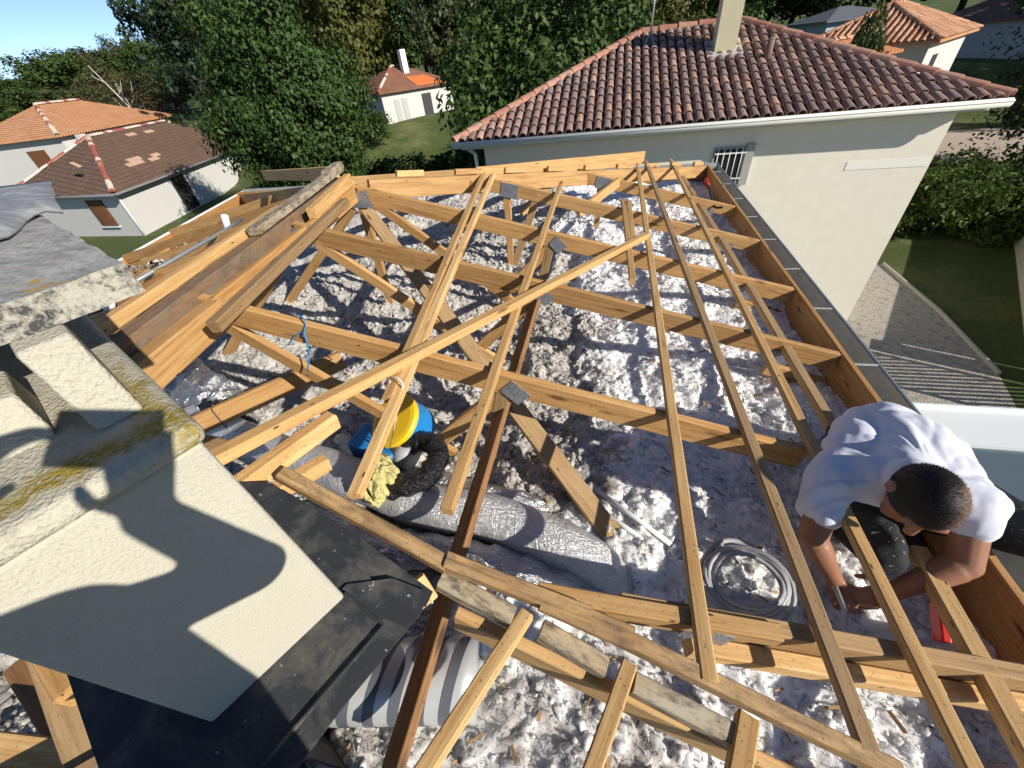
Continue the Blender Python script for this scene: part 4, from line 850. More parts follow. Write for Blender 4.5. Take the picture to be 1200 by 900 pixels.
for k in range(5): MB().tube([(2.28+.12*k,10.320,-2.70),(2.28+.12*k,10.320,-2.0)], .011, 8).build('bar', WHITE_PAINT, w_, True)
for z in (-2.1,-2.6): MB().box((2.22,10.312,z-.012),(2.84,10.328,z+.012)).build('bar', WHITE_PAINT, w_)
MB().box((2.83,10.320,-2.75),(2.99,10.420,-1.95)).build('reveal', plain('reveal_grey', (.36,.36,.33), .8), w_)
ck = MB().box((2.22,12.55,-.62),(2.66,13.02,.80)).build('chimney', render_mat('chimney_cream', (.60,.55,.36), bs=60, bd=.006).m, nh)
bevel(MB().box((2.15,12.48,.80),(2.73,13.09,.88)).build('chimney_cap', plain('cap_concrete', (.5,.46,.36), .9), ck), .01)
for k in range(3): MB().box((2.24+.15*k,12.6,.881),(2.31+.15*k,12.95,1.0)).build('flue_fin', plain('fin_concrete', (.46,.42,.33), .9), ck)
MB().add([(2.06,12.40,-.585),(2.82,12.40,-.585),(2.82,13.1,-.31),(2.06,13.1,-.31),(2.06,12.40,-.50),(2.82,12.40,-.50),(2.82,13.1,-.24),(2.06,13.1,-.24)], BF).build('chimney_flashing', plain('pale_flashing', (.46,.44,.41), .7, 0, .2), ck)
MB().tube([(3.26,12.10,-.75),(3.26,12.10,-.28)], [.075,.07], 14).build('vent_pipe', plain('vent_clay', (.20,.13,.11), .8), nh, True)
an = thing('roof_antenna', (.80,13.42,-.25), 'metal aerial mast with crossbars on the barrel tile roof', 'antenna')
AM = plain('aerial_metal', (.42,.43,.44), .4, .6)
MB().tube([(.80,13.42,-.30),(.84,13.45,1.3)], .022, 8).build('mast', AM, an, True)
MB().tube([(.62,13.3,-.34),(.81,13.43,.10)], .014, 6).build('stay', AM, an, True); MB().tube([(.95,13.3,-.34),(.81,13.43,.10)], .014, 6).build('stay', AM, an, True)
MB().tube([(.75,13.45,.62),(1.75,13.55,.80)], .014, 6).build('boom', AM, an, True)
for k in range(7): x = .95+.12*k; MB().tube([(x,13.2,.66+.02*k),(x,13.75,.66+.02*k)], .008, 6).build('element', AM, an, True)

def hip_house(name, c, a, b, la, lb, ze, zg, pitch, roofmat, wallmat, label, over=.45, ridge_mat=RIDGE, trim=SOFFIT, corr=None, gap=None):
    """c: eave corner nearest the camera; a, b: horizontal unit directions of its two walls; la, lb: their lengths"""
    a = Vector((*a,0)).normalized(); b = Vector((*b,0)).normalized(); c = Vector((*c,0))
    h = thing(name, tuple((c+a*la/2+b*lb/2).xy)+(zg,), label, 'house')
    def P(s, t, z): p = c+a*s+b*t; return (p.x,p.y,z)
    hw = min(la, lb)/2; zr_ = ze+hw*pitch
    if la >= lb: R0, R1 = P(hw,lb/2,zr_), P(la-hw,lb/2,zr_)
    else: R0, R1 = P(la/2,hw,zr_), P(la/2,lb-hw,zr_)
    K = [P(0,0,ze),P(la,0,ze),P(la,lb,ze),P(0,lb,ze)]; K2 = [(x,y,z-.12) for x,y,z in K]
    if la >= lb: fs_ = [(0,1,5,4),(1,2,5),(2,3,4,5),(3,0,4)]
    else: fs_ = [(0,1,4),(1,2,5,4),(2,3,5),(3,0,4,5)]
    MB().add(K+[R0,R1]+K2, fs_+[(0,6,7,1),(1,7,8,2),(2,8,9,3),(3,9,6,0),(6,9,8,7)]).build('roof', roofmat, h)
    o_ = over; MB().prism([P(o_,o_,0)[:2],P(la-o_,o_,0)[:2],P(la-o_,lb-o_,0)[:2],P(o_,lb-o_,0)[:2]], zg-.4, ze-.125).build('wall', wallmat, h)
    return h, P, K, R0, R1
def flat_tile_mat(name, c1, c2, cw, rl, ang):
    t = NT(name); co = t.coord(rot=(0,0,ang)); br = t.n.new('ShaderNodeTexBrick'); t.l.new(co, br.inputs['Vector'])
    br.inputs['Scale'].default_value = 1; br.inputs['Brick Width'].default_value = cw; br.inputs['Row Height'].default_value = rl; br.inputs['Mortar Size'].default_value = .03
    br.inputs['Color1'].default_value = (*c1,1); br.inputs['Color2'].default_value = (*c2,1); br.inputs['Mortar'].default_value = tuple(x*.35 for x in c1)+(1,)
    n = t.noise(co, 1.1, 5, .65); c = t.mix(t.math('MULTIPLY', n, .55), br.outputs['Color'], tuple(x*.6 for x in c2)); t.col(c).rough(.9)
    t.bump(br.outputs['Fac'], -.6, .04); return t.m
def wave_tile_mat(name, stops, ax=(1,0), cw=.25, rl=.38):
    """small barrel tiles for roofs too far away to tell them apart"""
    t = NT(name); ang = math.atan2(ax[1], ax[0]); co = t.coord(rot=(0,0,-ang)); wv = t.n.new('ShaderNodeTexWave'); wv.wave_type='BANDS'; wv.bands_direction='X'; wv.inputs['Scale'].default_value = .314/cw; t.l.new(co, wv.inputs['Vector'])
    n = t.noise(co, 1.3, 5, .65); n2 = t.noise(co, 7, 4, .7); c = t.ramp(t.math('ADD', t.math('MULTIPLY', n, .6), t.math('MULTIPLY', n2, .4)), stops)
    t.col(c).rough(.9).bump(wv.outputs['Fac'], 1.0, .09); return t.m
WHITEW = render_mat('white_wall', (.57,.56,.53), bs=25, st=.3, bd=.01, grime=.10).m
a_, b_ = (-.25,.968), (-.9987,.05)
lh, P, K, R0, R1 = hip_house('bungalow', (-27.5,18.8), a_, b_, 18, 10, -3.85, -6.4, .48, flat_tile_mat('brown_flat_tile', (.20,.125,.082), (.155,.095,.066), .36, .30, .25), WHITEW, 'white bungalow with flat brown tiles, red hip tiles and closed brown shutter')
RM2 = canal_mesh('ridge_tile', .30, .42, .12, 6)
RW = tile_mat('red_white_ridge', [(.0,(.33,.09,.06)),(.45,(.36,.11,.07)),(.55,(.62,.52,.42)),(1.0,(.70,.60,.50))], .1)
hip_tiles(lh, K[0], R0, RM2, RW, .40, zup=.02); hip_tiles(lh, K[3], R0, RM2, RW, .40, zup=.02); hip_tiles(lh, R0, R1, RM2, RW, .40, zup=.02)
_av = Vector((*a_,0)).normalized(); _bv = Vector((*b_,0)).normalized()
GUT = plain('grey_gutter', (.16,.16,.17), .6)
MB().tube([tuple(Vector(K[0])-_bv*.06+Vector((0,0,-.06))), tuple(Vector(K[1])-_bv*.06+Vector((0,0,-.06)))], .07, 8).build('gutter', GUT, lh, True)
MB().tube([tuple(Vector(K[0])-_av*.06+Vector((0,0,-.06))), tuple(Vector(K[3])-_av*.06+Vector((0,0,-.06)))], .07, 8).build('gutter', GUT, lh, True)
MB().tube([P(.42,.40,-4.0), P(.42,.40,-6.3)], .05, 8).build('downpipe', WHITE_PAINT, lh, True)
def patchbox(P, s0,s1,t0,t1,z0,z1): return [P(s0,t0,z0),P(s1,t0,z0),P(s1,t1,z0),P(s0,t1,z0),P(s0,t0,z1),P(s1,t0,z1),P(s1,t1,z1),P(s0,t1,z1)]
SHUT = wood('shutter_wood', (.20,.085,.035), (.24,.11,.05), (.12,.05,.02), .2)
wd = MB().add(patchbox(P,.40,.455,2.0,3.35,-5.75,-4.25), BF).build('window', plain('window_shadow', (.05,.045,.04), .8), lh)
for k in range(4): MB().add(patchbox(P,.35,.399,2.02+.33*k,2.335+.33*k,-5.72,-4.28), BF).build('shutter_board', SHUT, wd)
MB().add(patchbox(P,.30,.455,1.9,3.45,-5.82,-5.755), BF).build('sill', WHITE_PAINT, wd)
MB().add(patchbox(P,5.2,6.7,.40,.452,-6.3,-4.2), BF).build('door', plain('dark_opening', (.03,.028,.025), .8), lh)
lt = MB(); PALE = plain('pale_new_tile', (.52,.33,.24), .9, 0, .2, 4)
def rp(s, t): return P(s, t, -3.85+.48*t+.03)
for k, (s, t_, w, l) in enumerate(((3.6,1.5,1.5,.30),(4.2,1.85,1.2,.30),(5.6,1.4,.9,.28),(6.3,1.7,.8,.28),(7.6,4.2,.9,.25),(9.4,4.1,.9,.25),(1.0,2.6,.28,.5))):
    q = [rp(s,t_),rp(s+w,t_),rp(s+w,t_+l),rp(s,t_+l)]; MB().add([(x,y,z-.02) for x,y,z in q]+[(x,y,z+.02) for x,y,z in q], BF).build('replacement_tile', PALE, lh)
# orange roofed house on the slope behind it
ORANGE = [(.3,(.44,.20,.095)),(.5,(.56,.275,.135)),(.7,(.64,.35,.19))]
oh, P, K, R0, R1 = hip_house('orange_roof_house', (-38.2,25.2), (-.20,.98), (-.98,-.20), 12.5, 8.5, -1.25, -6.2, .43, wave_tile_mat('orange_tile_a', ORANGE, (-.20,.98)), WHITEW, 'long white house with bright orange roof behind the bungalow')
hip_tiles(oh, K[0], R0, RM2, RIDGE, .40, zup=.02); hip_tiles(oh, R0, R1, RM2, RIDGE, .40, zup=.02)
for k in range(5):
    w_ = MB().add(patchbox(P,1.2+2.1*k,2.5+2.1*k,.39,.452,-3.3,-1.95), BF).build('window', plain('curtain_glass', (.45,.46,.44), .3), oh); MB().add(patchbox(P,1.83+2.1*k,1.88+2.1*k,.36,.389,-3.3,-1.95), BF).build('frame', WHITE_PAINT, w_)
w_ = MB().add(patchbox(P,.40,.452,2.2,3.6,-3.3,-2.0), BF).build('shutter', SHUT, oh)
MB().add(patchbox(P,1.2,1.7,-.4,-.02,-4.3,-1.4), BF).build('porch_post', WHITEW, oh)
# white house behind the trees
a2, b2 = Vector((.62,.78,0)), Vector((-.82,.57,0))
wh, P, K, R0, R1 = hip_house('white_house', (-20.6,40.0), (.62,.785), (-.785,.62), 8.6, 7.4, -1.55, -4.2, .46, wave_tile_mat('red_brown_tile', [(.3,(.20,.085,.055)),(.5,(.27,.125,.08)),(.7,(.34,.17,.11))], (.62,.785)), WHITEW, 'small white house with red brown roof, white chimney and one orange patch')
hip_tiles(wh, K[0], R0, RM2, RIDGE, .40, zup=.02); hip_tiles(wh, R0, R1, RM2, RIDGE, .40, zup=.02)
def rp2(s, t): return P(s, t, -1.55+.46*t+.02)
q = [rp2(4.2,.25),rp2(7.0,.25),rp2(6.0,1.7),rp2(4.0,1.7)]; MB().add([(x,y,z-.02) for x,y,z in q]+[(x,y,z+.03) for x,y,z in q], BF).build('new_tile_patch', plain('new_orange_tile', (.58,.165,.05), .85, 0, .12, 6), wh)
MB().add(patchbox(P,4.3,4.85,2.35,2.9,-.6,1.3), BF).build('chimney', WHITE_PAINT, wh)
for s in (1.6,2.4): w_ = MB().add(patchbox(P,s,s+.55,.40,.452,-3.9,-2.2), BF).build('window', plain('grey_shutter', (.42,.42,.40), .7), wh)
MB().add(patchbox(P,4.6,5.6,.40,.452,-3.9,-2.1), BF).build('door', plain('dark_door', (.05,.05,.05), .7), wh)
# houses beyond the neighbour's ridge
rh, P, K, R0, R1 = hip_house('tiled_house', (17.2,32.3), (.62,.785), (-.785,.62), 9.5, 7.6, -1.75, -4.5, .46, wave_tile_mat('orange_tile_b', ORANGE, (.62,.785), .34), WHITEW, 'white house with pale orange ribbed roof beyond the barrel tile ridge')
# real barrel rows on the two faces that show
BT = canal_mesh('roof_tile', .22, .62, .085, 4); OT = tile_mat('orange_barrel', [(.0,(.40,.19,.10)),(.5,(.52,.27,.15)),(1.0,(.62,.36,.22))], .15)
def face_tiles(h, K, R0, R1, i, j, ra, rb, cw, rl, mesh, mat, n):
    p, q = Vector(K[i]), Vector(K[j]); ex = (q-p); W_ = ex.length; ex.normalize(); ra = Vector(ra); rb = Vector(rb)
    sa = (ra-p).dot(ex); sb = (rb-p).dot(ex); upv = (ra-p)-ex*sa; Hh = upv.length
    clipped_tiles(h, roof_frame(tuple(p+Vector((0,0,.02))), ex, upv), W_, Hh, lambda v: sa*v/Hh+.05, lambda v: W_-(W_-sb)*v/Hh-.05, cw, rl, mesh, mat, n, 'roof_tile', i)
face_tiles(rh, K, R0, R1, 0, 1, R0, R1, .34, .55, BT, OT, 0); face_tiles(rh, K, R0, R1, 3, 0, R0, R0, .34, .55, BT, OT, 0)
RMO = canal_mesh('ridge_tile', .34, .5, .13, 6)
for p, q in ((K[0],R0),(K[1],R1),(K[3],R0),(R0,R1)): hip_tiles(rh, p, q, RMO, OT, .48, zup=.03)
MB().add(patchbox(P,2.2,3.2,.40,.452,-3.9,-2.5), BF).build('window', plain('dark_window', (.06,.065,.07), .3), rh)
eh, P, K, R0, R1 = hip_house('annex', (10.4,27.2), (.80,.60), (-.60,.80), 5.4, 3.6, -1.85, -5.2, .38, wave_tile_mat('orange_tile_c', [(.3,(.46,.17,.075)),(.5,(.56,.23,.10)),(.7,(.6,.29,.14))], (.8,.6)), WHITEW, 'low annex with plain orange roof just beyond the barrel tile ridge')
for p, q in ((K[0],R0),(K[3],R0),(R0,R1)): hip_tiles(eh, p, q, RMO, OT, .48, zup=.03)
gh, P, K, R0, R1 = hip_house('grey_roof_house', (30.0,45.0), (.78,.62), (-.62,.78), 12, 8, -1.7, -4.6, .42, wave_tile_mat('dark_tile', [(.3,(.13,.07,.055)),(.5,(.17,.095,.075)),(.7,(.2,.12,.1))], (.78,.62)), plain('grey_wall', (.40,.42,.44), .8), 'grey walled house with dark ribbed roof behind the pale orange one')
bh, P, K, R0, R1 = hip_house('blue_house', (18.2,52.0), (.95,.3), (-.3,.95), 7, 6, -.6, -4.0, .3, plain('slate_roof', (.12,.13,.145), .7), plain('blue_wall', (.34,.43,.50), .8), 'pale blue walled house with slate roof far beyond the ridge')
sh_, P, K, R0, R1 = hip_house('shed', (2.4,36.0), (.98,.2), (-.2,.98), 5, 4, -.2, -3.9, .25, plain('shed_roof', (.13,.14,.15), .6), plain('shed_wall', (.2,.2,.2), .8), 'dark shed roof behind the aerial mast')
ph_, P, K, R0, R1 = hip_house('far_house', (-74,44), (.4,.9), (-.9,.4), 9, 8, -.4, -3.2, .35, wave_tile_mat('far_tile', [(.3,(.22,.08,.05)),(.7,(.3,.12,.08))]), WHITEW, 'far white house with dull red roof at the foot of the wood')
ph2, P, K, R0, R1 = hip_house('far_house', (-57.5,59), (.5,.86), (-.86,.5), 6, 5, .9, -2.5, .5, wave_tile_mat('far_tile_b', ORANGE), plain('ochre_wall', (.60,.36,.14), .8), 'far ochre house peeping out between the birch and the big tree')
vn = thing('parked_van', (-62,36,-3.5), 'white van parked far off below the wood', 'van')
m, _ = rot_to((0,0,0),(.35,.93,0)); cv = Vector((-62,36.5,-2.1))
bevel(MB().add(obox(cv, m, 2.3,.95,.75), BF).build('body', plain('van_white', (.8,.8,.8), .3), vn), .15, 3)
bevel(MB().add(obox(cv+m.to_3x3()@Vector((-2.75,0,-.25)), m, .5,.9,.5), BF).build('bonnet', plain('van_white_b', (.8,.8,.8), .3), vn), .15, 3)
MB().add(obox(cv+m.to_3x3()@Vector((-2.2,0,.35)), m, .18,.84,.25), BF).build('windscreen', plain('van_glass', (.03,.03,.035), .15), vn)
for sx in (-1.6,1.5):
    for sy in (-.95,.95):
        p = cv+m.to_3x3()@Vector((sx,sy,-.8)); q = m.to_3x3()@Vector((0,.12,0)); MB().tube([tuple(p-q), tuple(p+q)], .34, 16).build('wheel', plain('tyre', (.02,.02,.02), .8), vn, True)

# ================================================================ vegetation
def leaf_mat(name, c1, c2, c3):
    t = NT(name); k = t.island(); n = t.noise(t.coord(), .9, 3)
    c = t.ramp(k, [(0,c1),(.55,c2),(1,c3)]); c = t.mix(t.math('MULTIPLY', n, .5), c, tuple(x*.55 for x in c1)); t.col(c).rough(.55)
    t.b.inputs['Specular IOR Level'].default_value = .25
    tr = t.n.new('ShaderNodeBsdfTranslucent'); t.l.new(c, tr.inputs[0]); ms = t.n.new('ShaderNodeMixShader'); ms.inputs[0].default_value = .22
    out = t.n['Material Output']; t.l.new(t.b.outputs[0], ms.inputs[1]); t.l.new(tr.outputs[0], ms.inputs[2]); t.l.new(ms.outputs[0], out.inputs[0]); return t.m
BARK = plain('bark', (.10,.075,.05), .95, 0, .3, 6, .8, 25, .03); BIRCH = plain('pale_bark', (.46,.42,.36), .9, 0, .25, 3)
def leaves_np(P_, N_, s, r):
    n = len(P_); a = r.normal(size=(n,3)); u = np.cross(N_, a); u /= np.linalg.norm(u,axis=1,keepdims=True)+1e-9; w = np.cross(N_, u)
    s = s[:,None]; q = N_*s*.25
    V_ = np.stack([P_-u*s, P_-w*s*.55+q, P_+u*s, P_+w*s*.55+q], 1).reshape(-1,3); i = np.arange(n)*4
    return V_, np.stack([i,i+1,i+2,i+3],-1)
def crown_np(seed, n_cl, per, R, cl_r, leaf, shape='round', gap=.0):
    """leaf clumps spread through a crown of semi-axes R; returns quads"""
    r = np.random.default_rng(seed); R = np.array(R, float)
    d = r.normal(size=(n_cl,3)); d /= np.linalg.norm(d,axis=1,keepdims=True); rad = .42+.58*r.random(n_cl)**.55
    lob = 1+.20*np.sin(d[:,0]*5+seed)+.16*np.sin(d[:,1]*6+seed*2)+.14*np.sin(d[:,2]*7+seed*3)
    c = d*rad[:,None]*lob[:,None]
    if shape == 'cone': c[:,:2] *= (1-.82*np.clip((c[:,2:3]+1)/2,0,1))*1.25
    if shape == 'column': c[:,:2] *= np.sqrt(np.clip(1-np.abs(c[:,2:3])**4*.8,0.05,1))
    c *= R
    cr = cl_r*(.55+.9*r.random(n_cl))
    off = r.normal(size=(n_cl,per,3)); off /= np.linalg.norm(off,axis=2,keepdims=True); rr2 = r.random((n_cl,per))**.40
    off *= rr2[...,None]; off[:,:,2] *= .72
    P_ = (c[:,None,:]+off*cr[:,None,None]).reshape(-1,3)
    N_ = (off*1.0+ (c/ R/1.2)[:,None,:]*.5 + r.normal(size=off.shape)*.45 + np.array([0,0,.35])).reshape(-1,3); N_ /= np.linalg.norm(N_,axis=1,keepdims=True)
    return leaves_np(P_, N_, leaf*(.6+.8*r.random(len(P_))), r)
def trunk_mb(h, r0, branches, seed, spread, top=.9):
    rd = random.Random(seed); mb = MB(); pts = [(0,0,0)]; x = y = 0
    for i in range(1,7): x += rd.uniform(-.04,.04)*h; y += rd.uniform(-.04,.04)*h; pts.append((x*.6,y*.6,h*top*i/6))
    mb.tube(pts, [r0*(1-.13*i) for i in range(7)], 8)
    for k in range(branches):
        b = Vector(pts[2+k%4]); a = rd.uniform(0,6.28); l = spread*rd.uniform(.5,.9); e = b+Vector((math.cos(a)*l, math.sin(a)*l, l*rd.uniform(.4,.9)))
        mid = b.lerp(e,.5)+Vector((0,0,-.08*l)); mb.tube([tuple(b),tuple(mid),tuple(e)], [r0*.42,r0*.26,r0*.08], 6)
    return mb
CROWNS = {}
def tree(name, key, x, y, zg, h, rad, label, mat, group=None, crown=None, trunk_frac=.42, bark=BARK, sc=(1,1,1), rz=0.0, zc=None):
    t = thing(name, (x,y,zg-.1), label, 'tree', group)
    ck_ = (key, mat.name)
    if ck_ not in CROWNS:
        V_, F_ = crown_np(*crown); me = mesh_np('crown', V_, F_); me.materials.append(mat)
        tm = trunk_mb(1.0, .035, 7, hash(key) % 97 if False else len(key)*7+3, .34); tme = mesh_np('trunk', tm.v, tm.f, True); tme.materials.append(bark); CROWNS[ck_] = (me, tme)
    me, tme = CROWNS[ck_]
    zc_ = h*.60 if zc is None else zc
    obj('trunk', tme, None, t, Matrix.Translation((x,y,zg-.1+ZC)) @ Matrix.Rotation(rz,4,'Z') @ Matrix.Diagonal((h*.95,h*.95,h*.9,1)))
    obj('crown', me, None, t, Matrix.Translation((x,y,zg+zc_+ZC)) @ Matrix.Rotation(rz,4,'Z') @ Matrix.Diagonal((rad*sc[0],rad*sc[1],(h-zc_)*sc[2],1)))
    return t
LF_DARK = leaf_mat('leaf_dark', (.030,.064,.013), (.055,.105,.021), (.098,.155,.038)); LF_MID = leaf_mat('leaf_mid', (.042,.078,.016), (.068,.115,.025), (.105,.155,.042))
LF_YEL = leaf_mat('leaf_yellow', (.078,.088,.018), (.112,.118,.026), (.15,.145,.038)); LF_PINE = leaf_mat('leaf_pine', (.020,.040,.018), (.030,.055,.024), (.045,.07,.03))
LF_OLIVE = leaf_mat('leaf_olive', (.060,.078,.028), (.088,.106,.038), (.12,.135,.055)); LF_RUST = leaf_mat('leaf_rust', (.085,.06,.03), (.115,.08,.04), (.13,.10,.055))
LF_HEDGE = leaf_mat('leaf_hedge', (.07,.11,.018), (.11,.165,.03), (.155,.215,.05))
def az(a, r): return (r*math.sin(math.radians(a)), r*math.cos(math.radians(a)))
x, y = az(-37.3, 25.5)
tree('broadleaf_tree', 'big', x, y, -6.4, 9.3, 2.95, 'big dense dark green broadleaf tree shading the bungalow', LF_DARK, None, (11, 330, 190, (1,1,1), .25, .028, 'round'), zc=5.0, sc=(1.05,1.05,.92))
x, y = az(-8.2, 22.5)
tree('broadleaf_tree', 'second', x, y, -6.4, 8.9, 4.3, 'bushy bright green tree growing against the hip of the barrel tile roof', LF_MID, None, (23, 360, 80, (1,1,1), .20, .030, 'round'), zc=4.4)
x, y = az(-17.0, 24.5)
tree('broadleaf_tree', 'second', x, y, -6.4, 3.8, 1.6, 'darker rounded shrub like tree between the white house and the bright green tree', LF_DARK, None, (23, 360, 80, (1,1,1), .20, .030, 'round'), zc=1.9, rz=1.3)
FAR = {'fr': (31, 190, 60, (1,1,1), .27, .046, 'round'), 'fr2': (37, 210, 56, (1,1,1), .25, .044, 'round'), 'fc': (41, 190, 40, (1,1,1), .20, .055, 'cone'), 'fcol': (43, 160, 40, (1,1,1), .24, .055, 'column')}
x, y = az(-29.0, 62); tree('lime_tree', 'fr', x, y, -3.9, 15.5, 5.0, 'yellowing olive tree rising above the big dark tree', LF_YEL, None, FAR['fr'])
x, y = az(-42.5, 50); tree('cedar', 'cedar', x, y, -4.0, 15.0, 5.0, 'tall blue green cedar with drooping branch tips against the sky', LF_PINE, None, (53, 300, 60, (1,1,1), .15, .030, 'cone'))
x, y = az(-50.3, 58); tree('birch', 'birch', x, y, -4.6, 7.6, 4.0, 'rusty thin leaved birch leaning over the orange roof', LF_RUST, None, (59, 200, 50, (1,1,1), .22, .020, 'round'), bark=BIRCH, zc=3.6)
bt = thing('bare_tree', (*az(-48.9,55),-5.0), 'pale bare leaning trunk with forked branches beside the orange roof', 'tree')
x, y = az(-48.9, 55.0); b0 = Vector((x,y,-5.0)); b1 = Vector((*az(-51.6,55),2.7)); mb = MB()
mb.tube([tuple(b0), tuple(b0.lerp(b1,.45)+Vector((.1,0,.1))), tuple(b1)], [.11,.08,.03], 8)
for f_, da, dz, l in ((.6,1.2,1.2,1.5),(.72,1.0,.9,1.1),(.85,-.8,.7,.9),(.5,-1.1,1.3,1.3)):
    s_ = b0.lerp(b1, f_); mb.tube([tuple(s_), tuple(s_+Vector((da*.5,da*.3,dz*.5))), tuple(s_+Vector((da*l*.7,da*.4,dz*l)))], [.04,.03,.01], 6)
mb.build('trunk', BIRCH, bt, True)
rd = random.Random(5); WOODL = 'tree of the wood that closes off the hillside'
MATS = (LF_OLIVE, LF_MID, LF_PINE, LF_DARK, LF_OLIVE, LF_YEL)
def wood_row(a0, a1, n, r, h, rad, jit=.12, mats=MATS, grp='trees of the wooded hillside', lab=WOODL):
    for k in range(n):
        a = a0+(a1-a0)*(k+.5)/n+rd.uniform(-.4,.4)*(a1-a0)/n; q = r*(1+rd.uniform(-jit,jit)); x, y = az(a, q); zg = float(terrain(x, y))
        key = rd.choice(('fr','fr2','fr','fcol')); tree('woodland_tree', key, x, y, zg, h*rd.uniform(.8,1.2), rad*rd.uniform(.85,1.2), lab, rd.choice(mats), grp, FAR[key], rz=rd.uniform(0,6))
wood_row(-68, -46, 15, 92, 5.2, 4.0, .05, (LF_OLIVE, LF_MID, LF_OLIVE)); wood_row(-68, -54, 9, 112, 6.6, 4.8, .05, (LF_OLIVE, LF_MID)); wood_row(-54.5, -45, 7, 104, 9.2, 4.6, .04, (LF_OLIVE, LF_MID))
wood_row(-42, -12, 14, 78, 13.0, 5.6, .08); wood_row(-14, 40, 20, 86, 13, 6.2, .06)
wood_row(-20, 6, 9, 56, 10.0, 3.8, .05); wood_row(40, 60, 7, 66, 14, 6.0)
wood_row(-62, -52, 5, 74, 3.0, 3.0, .03, (LF_OLIVE, LF_MID), 'low scrub below the wood', 'low bushy tree below the wooded hillside')
wood_row(-9, 12.5, 8, 36, 6.4, 2.4, .06, (LF_MID, LF_DARK, LF_YEL), 'garden trees behind the barrel tile house', 'garden tree rising just behind the barrel tile ridge')
wood_row(13.0, 16.5, 2, 31, 4.2, 1.3, .03, (LF_MID, LF_DARK), 'garden trees behind the barrel tile house', 'garden tree rising just behind the barrel tile ridge')
x, y = az(22.9, 31.5); tree('cypress', 'cyp', x, y, -5.2, 5.2, .75, 'slim dark cypress in front of the pale orange roof', LF_MID, None, (61, 200, 36, (1,1,1), .22, .06, 'column'), zc=2.6)
x, y = az(40.0, 25); tree('willow', 'wil', x, y, -6.4, 7.4, 2.9, 'feathery olive tree overhanging the lane', LF_OLIVE, None, (67, 300, 60, (1,1,1), .2, .026, 'round'))
x, y = az(42.5, 30); tree('broadleaf_tree', 'second', x, y, -6.4, 9.6, 4.6, 'dark broadleaf tree standing at the end of the hedge', LF_DARK, None, (23, 360, 80, (1,1,1), .20, .030, 'round'))
x, y = az(76.5, 26.5); tree('broadleaf_tree', 'second', x, y, -6.4, 8.6, 3.4, 'garden tree that shades the lawn behind the garden wall', LF_MID, None, (23, 360, 80, (1,1,1), .20, .030, 'round'), rz=2)
def hedge(name, p, q, depth, h, n, leaf, mat, label, cat='hedge', seed=1, zg=-6.4):
    r = np.random.default_rng(seed); p = np.array(p); q = np.array(q); d = q-p; ln = np.linalg.norm(d); d = d/ln; nn = np.array([d[1],-d[0]])
    m = n; cl = 34; c = np.stack([r.uniform(0,ln,cl*6), r.uniform(-depth/2,depth/2,cl*6), r.uniform(.15,h,cl*6)],-1)
    idx = r.integers(0,len(c),m); off = r.normal(size=(m,3))*np.array([.22,.18,.20]); s = c[idx]+off
    s[:,2] = np.clip(s[:,2],.02,h*1.06+.12*np.sin(s[:,0]*2.2)); s[:,1] = np.clip(s[:,1],-depth/2-.1,depth/2+.1)
    P_ = np.stack([p[0]+d[0]*s[:,0]+nn[0]*s[:,1], p[1]+d[1]*s[:,0]+nn[1]*s[:,1], zg+s[:,2]],-1)
    N_ = off/np.linalg.norm(off,axis=1,keepdims=True)+r.normal(size=(m,3))*.5+np.array([0,0,.5]); N_ /= np.linalg.norm(N_,axis=1,keepdims=True)
    hd = thing(name, ((p[0]+q[0])/2,(p[1]+q[1])/2,zg), label, cat); V_, F_ = leaves_np(L(P_), N_, leaf*(.6+.8*r.random(m)), r); obj('foliage', mesh_np('foliage', V_, F_), mat, hd)
    mb = MB()
    for k in range(int(ln/.7)+1): e = p+d*min(ln,k*.7); mb.tube([(e[0],e[1],zg-.05),(e[0]+.05,e[1],zg+h*.8)], .025, 6)
    mb.build('stems', BARK, hd); return hd
hedge('hedge', (8.4,16.6), (20.5,16.0), 2.0, 2.0, 20000, .075, LF_HEDGE, 'bright green clipped hedge between lawn and lane')
hedge('hedge', (9.0,18.6), (21.5,18.4), 1.6, 2.3, 9000, .085, LF_HEDGE, 'second leafy hedge row on the lane side', seed=2)
hedge('shrub', (11.4,21.4), (12.8,21.2), 1.0, 1.5, 900, .06, LF_OLIVE, 'thin straggly shrub in front of the driveway', 'shrub', 3)
hedge('hedge', (-17.5,24.0), (-9.0,24.0), 2.5, 2.3, 9000, .10, LF_MID, 'loose green shrubs between the big tree and the bright tree', 'hedge', 4)
hedge('hedge', (-29,37.5), (-18,35.5), 2.0, 1.7, 6000, .12, LF_MID, 'dark shrub row in front of the white house', 'hedge', 5, -4.3)
hedge('hedge', (24,33), (40,30), 2.5, 3.2, 8000, .13, LF_DARK, 'tall dark hedge along the far side of the driveway', 'hedge', 6, -6.0)

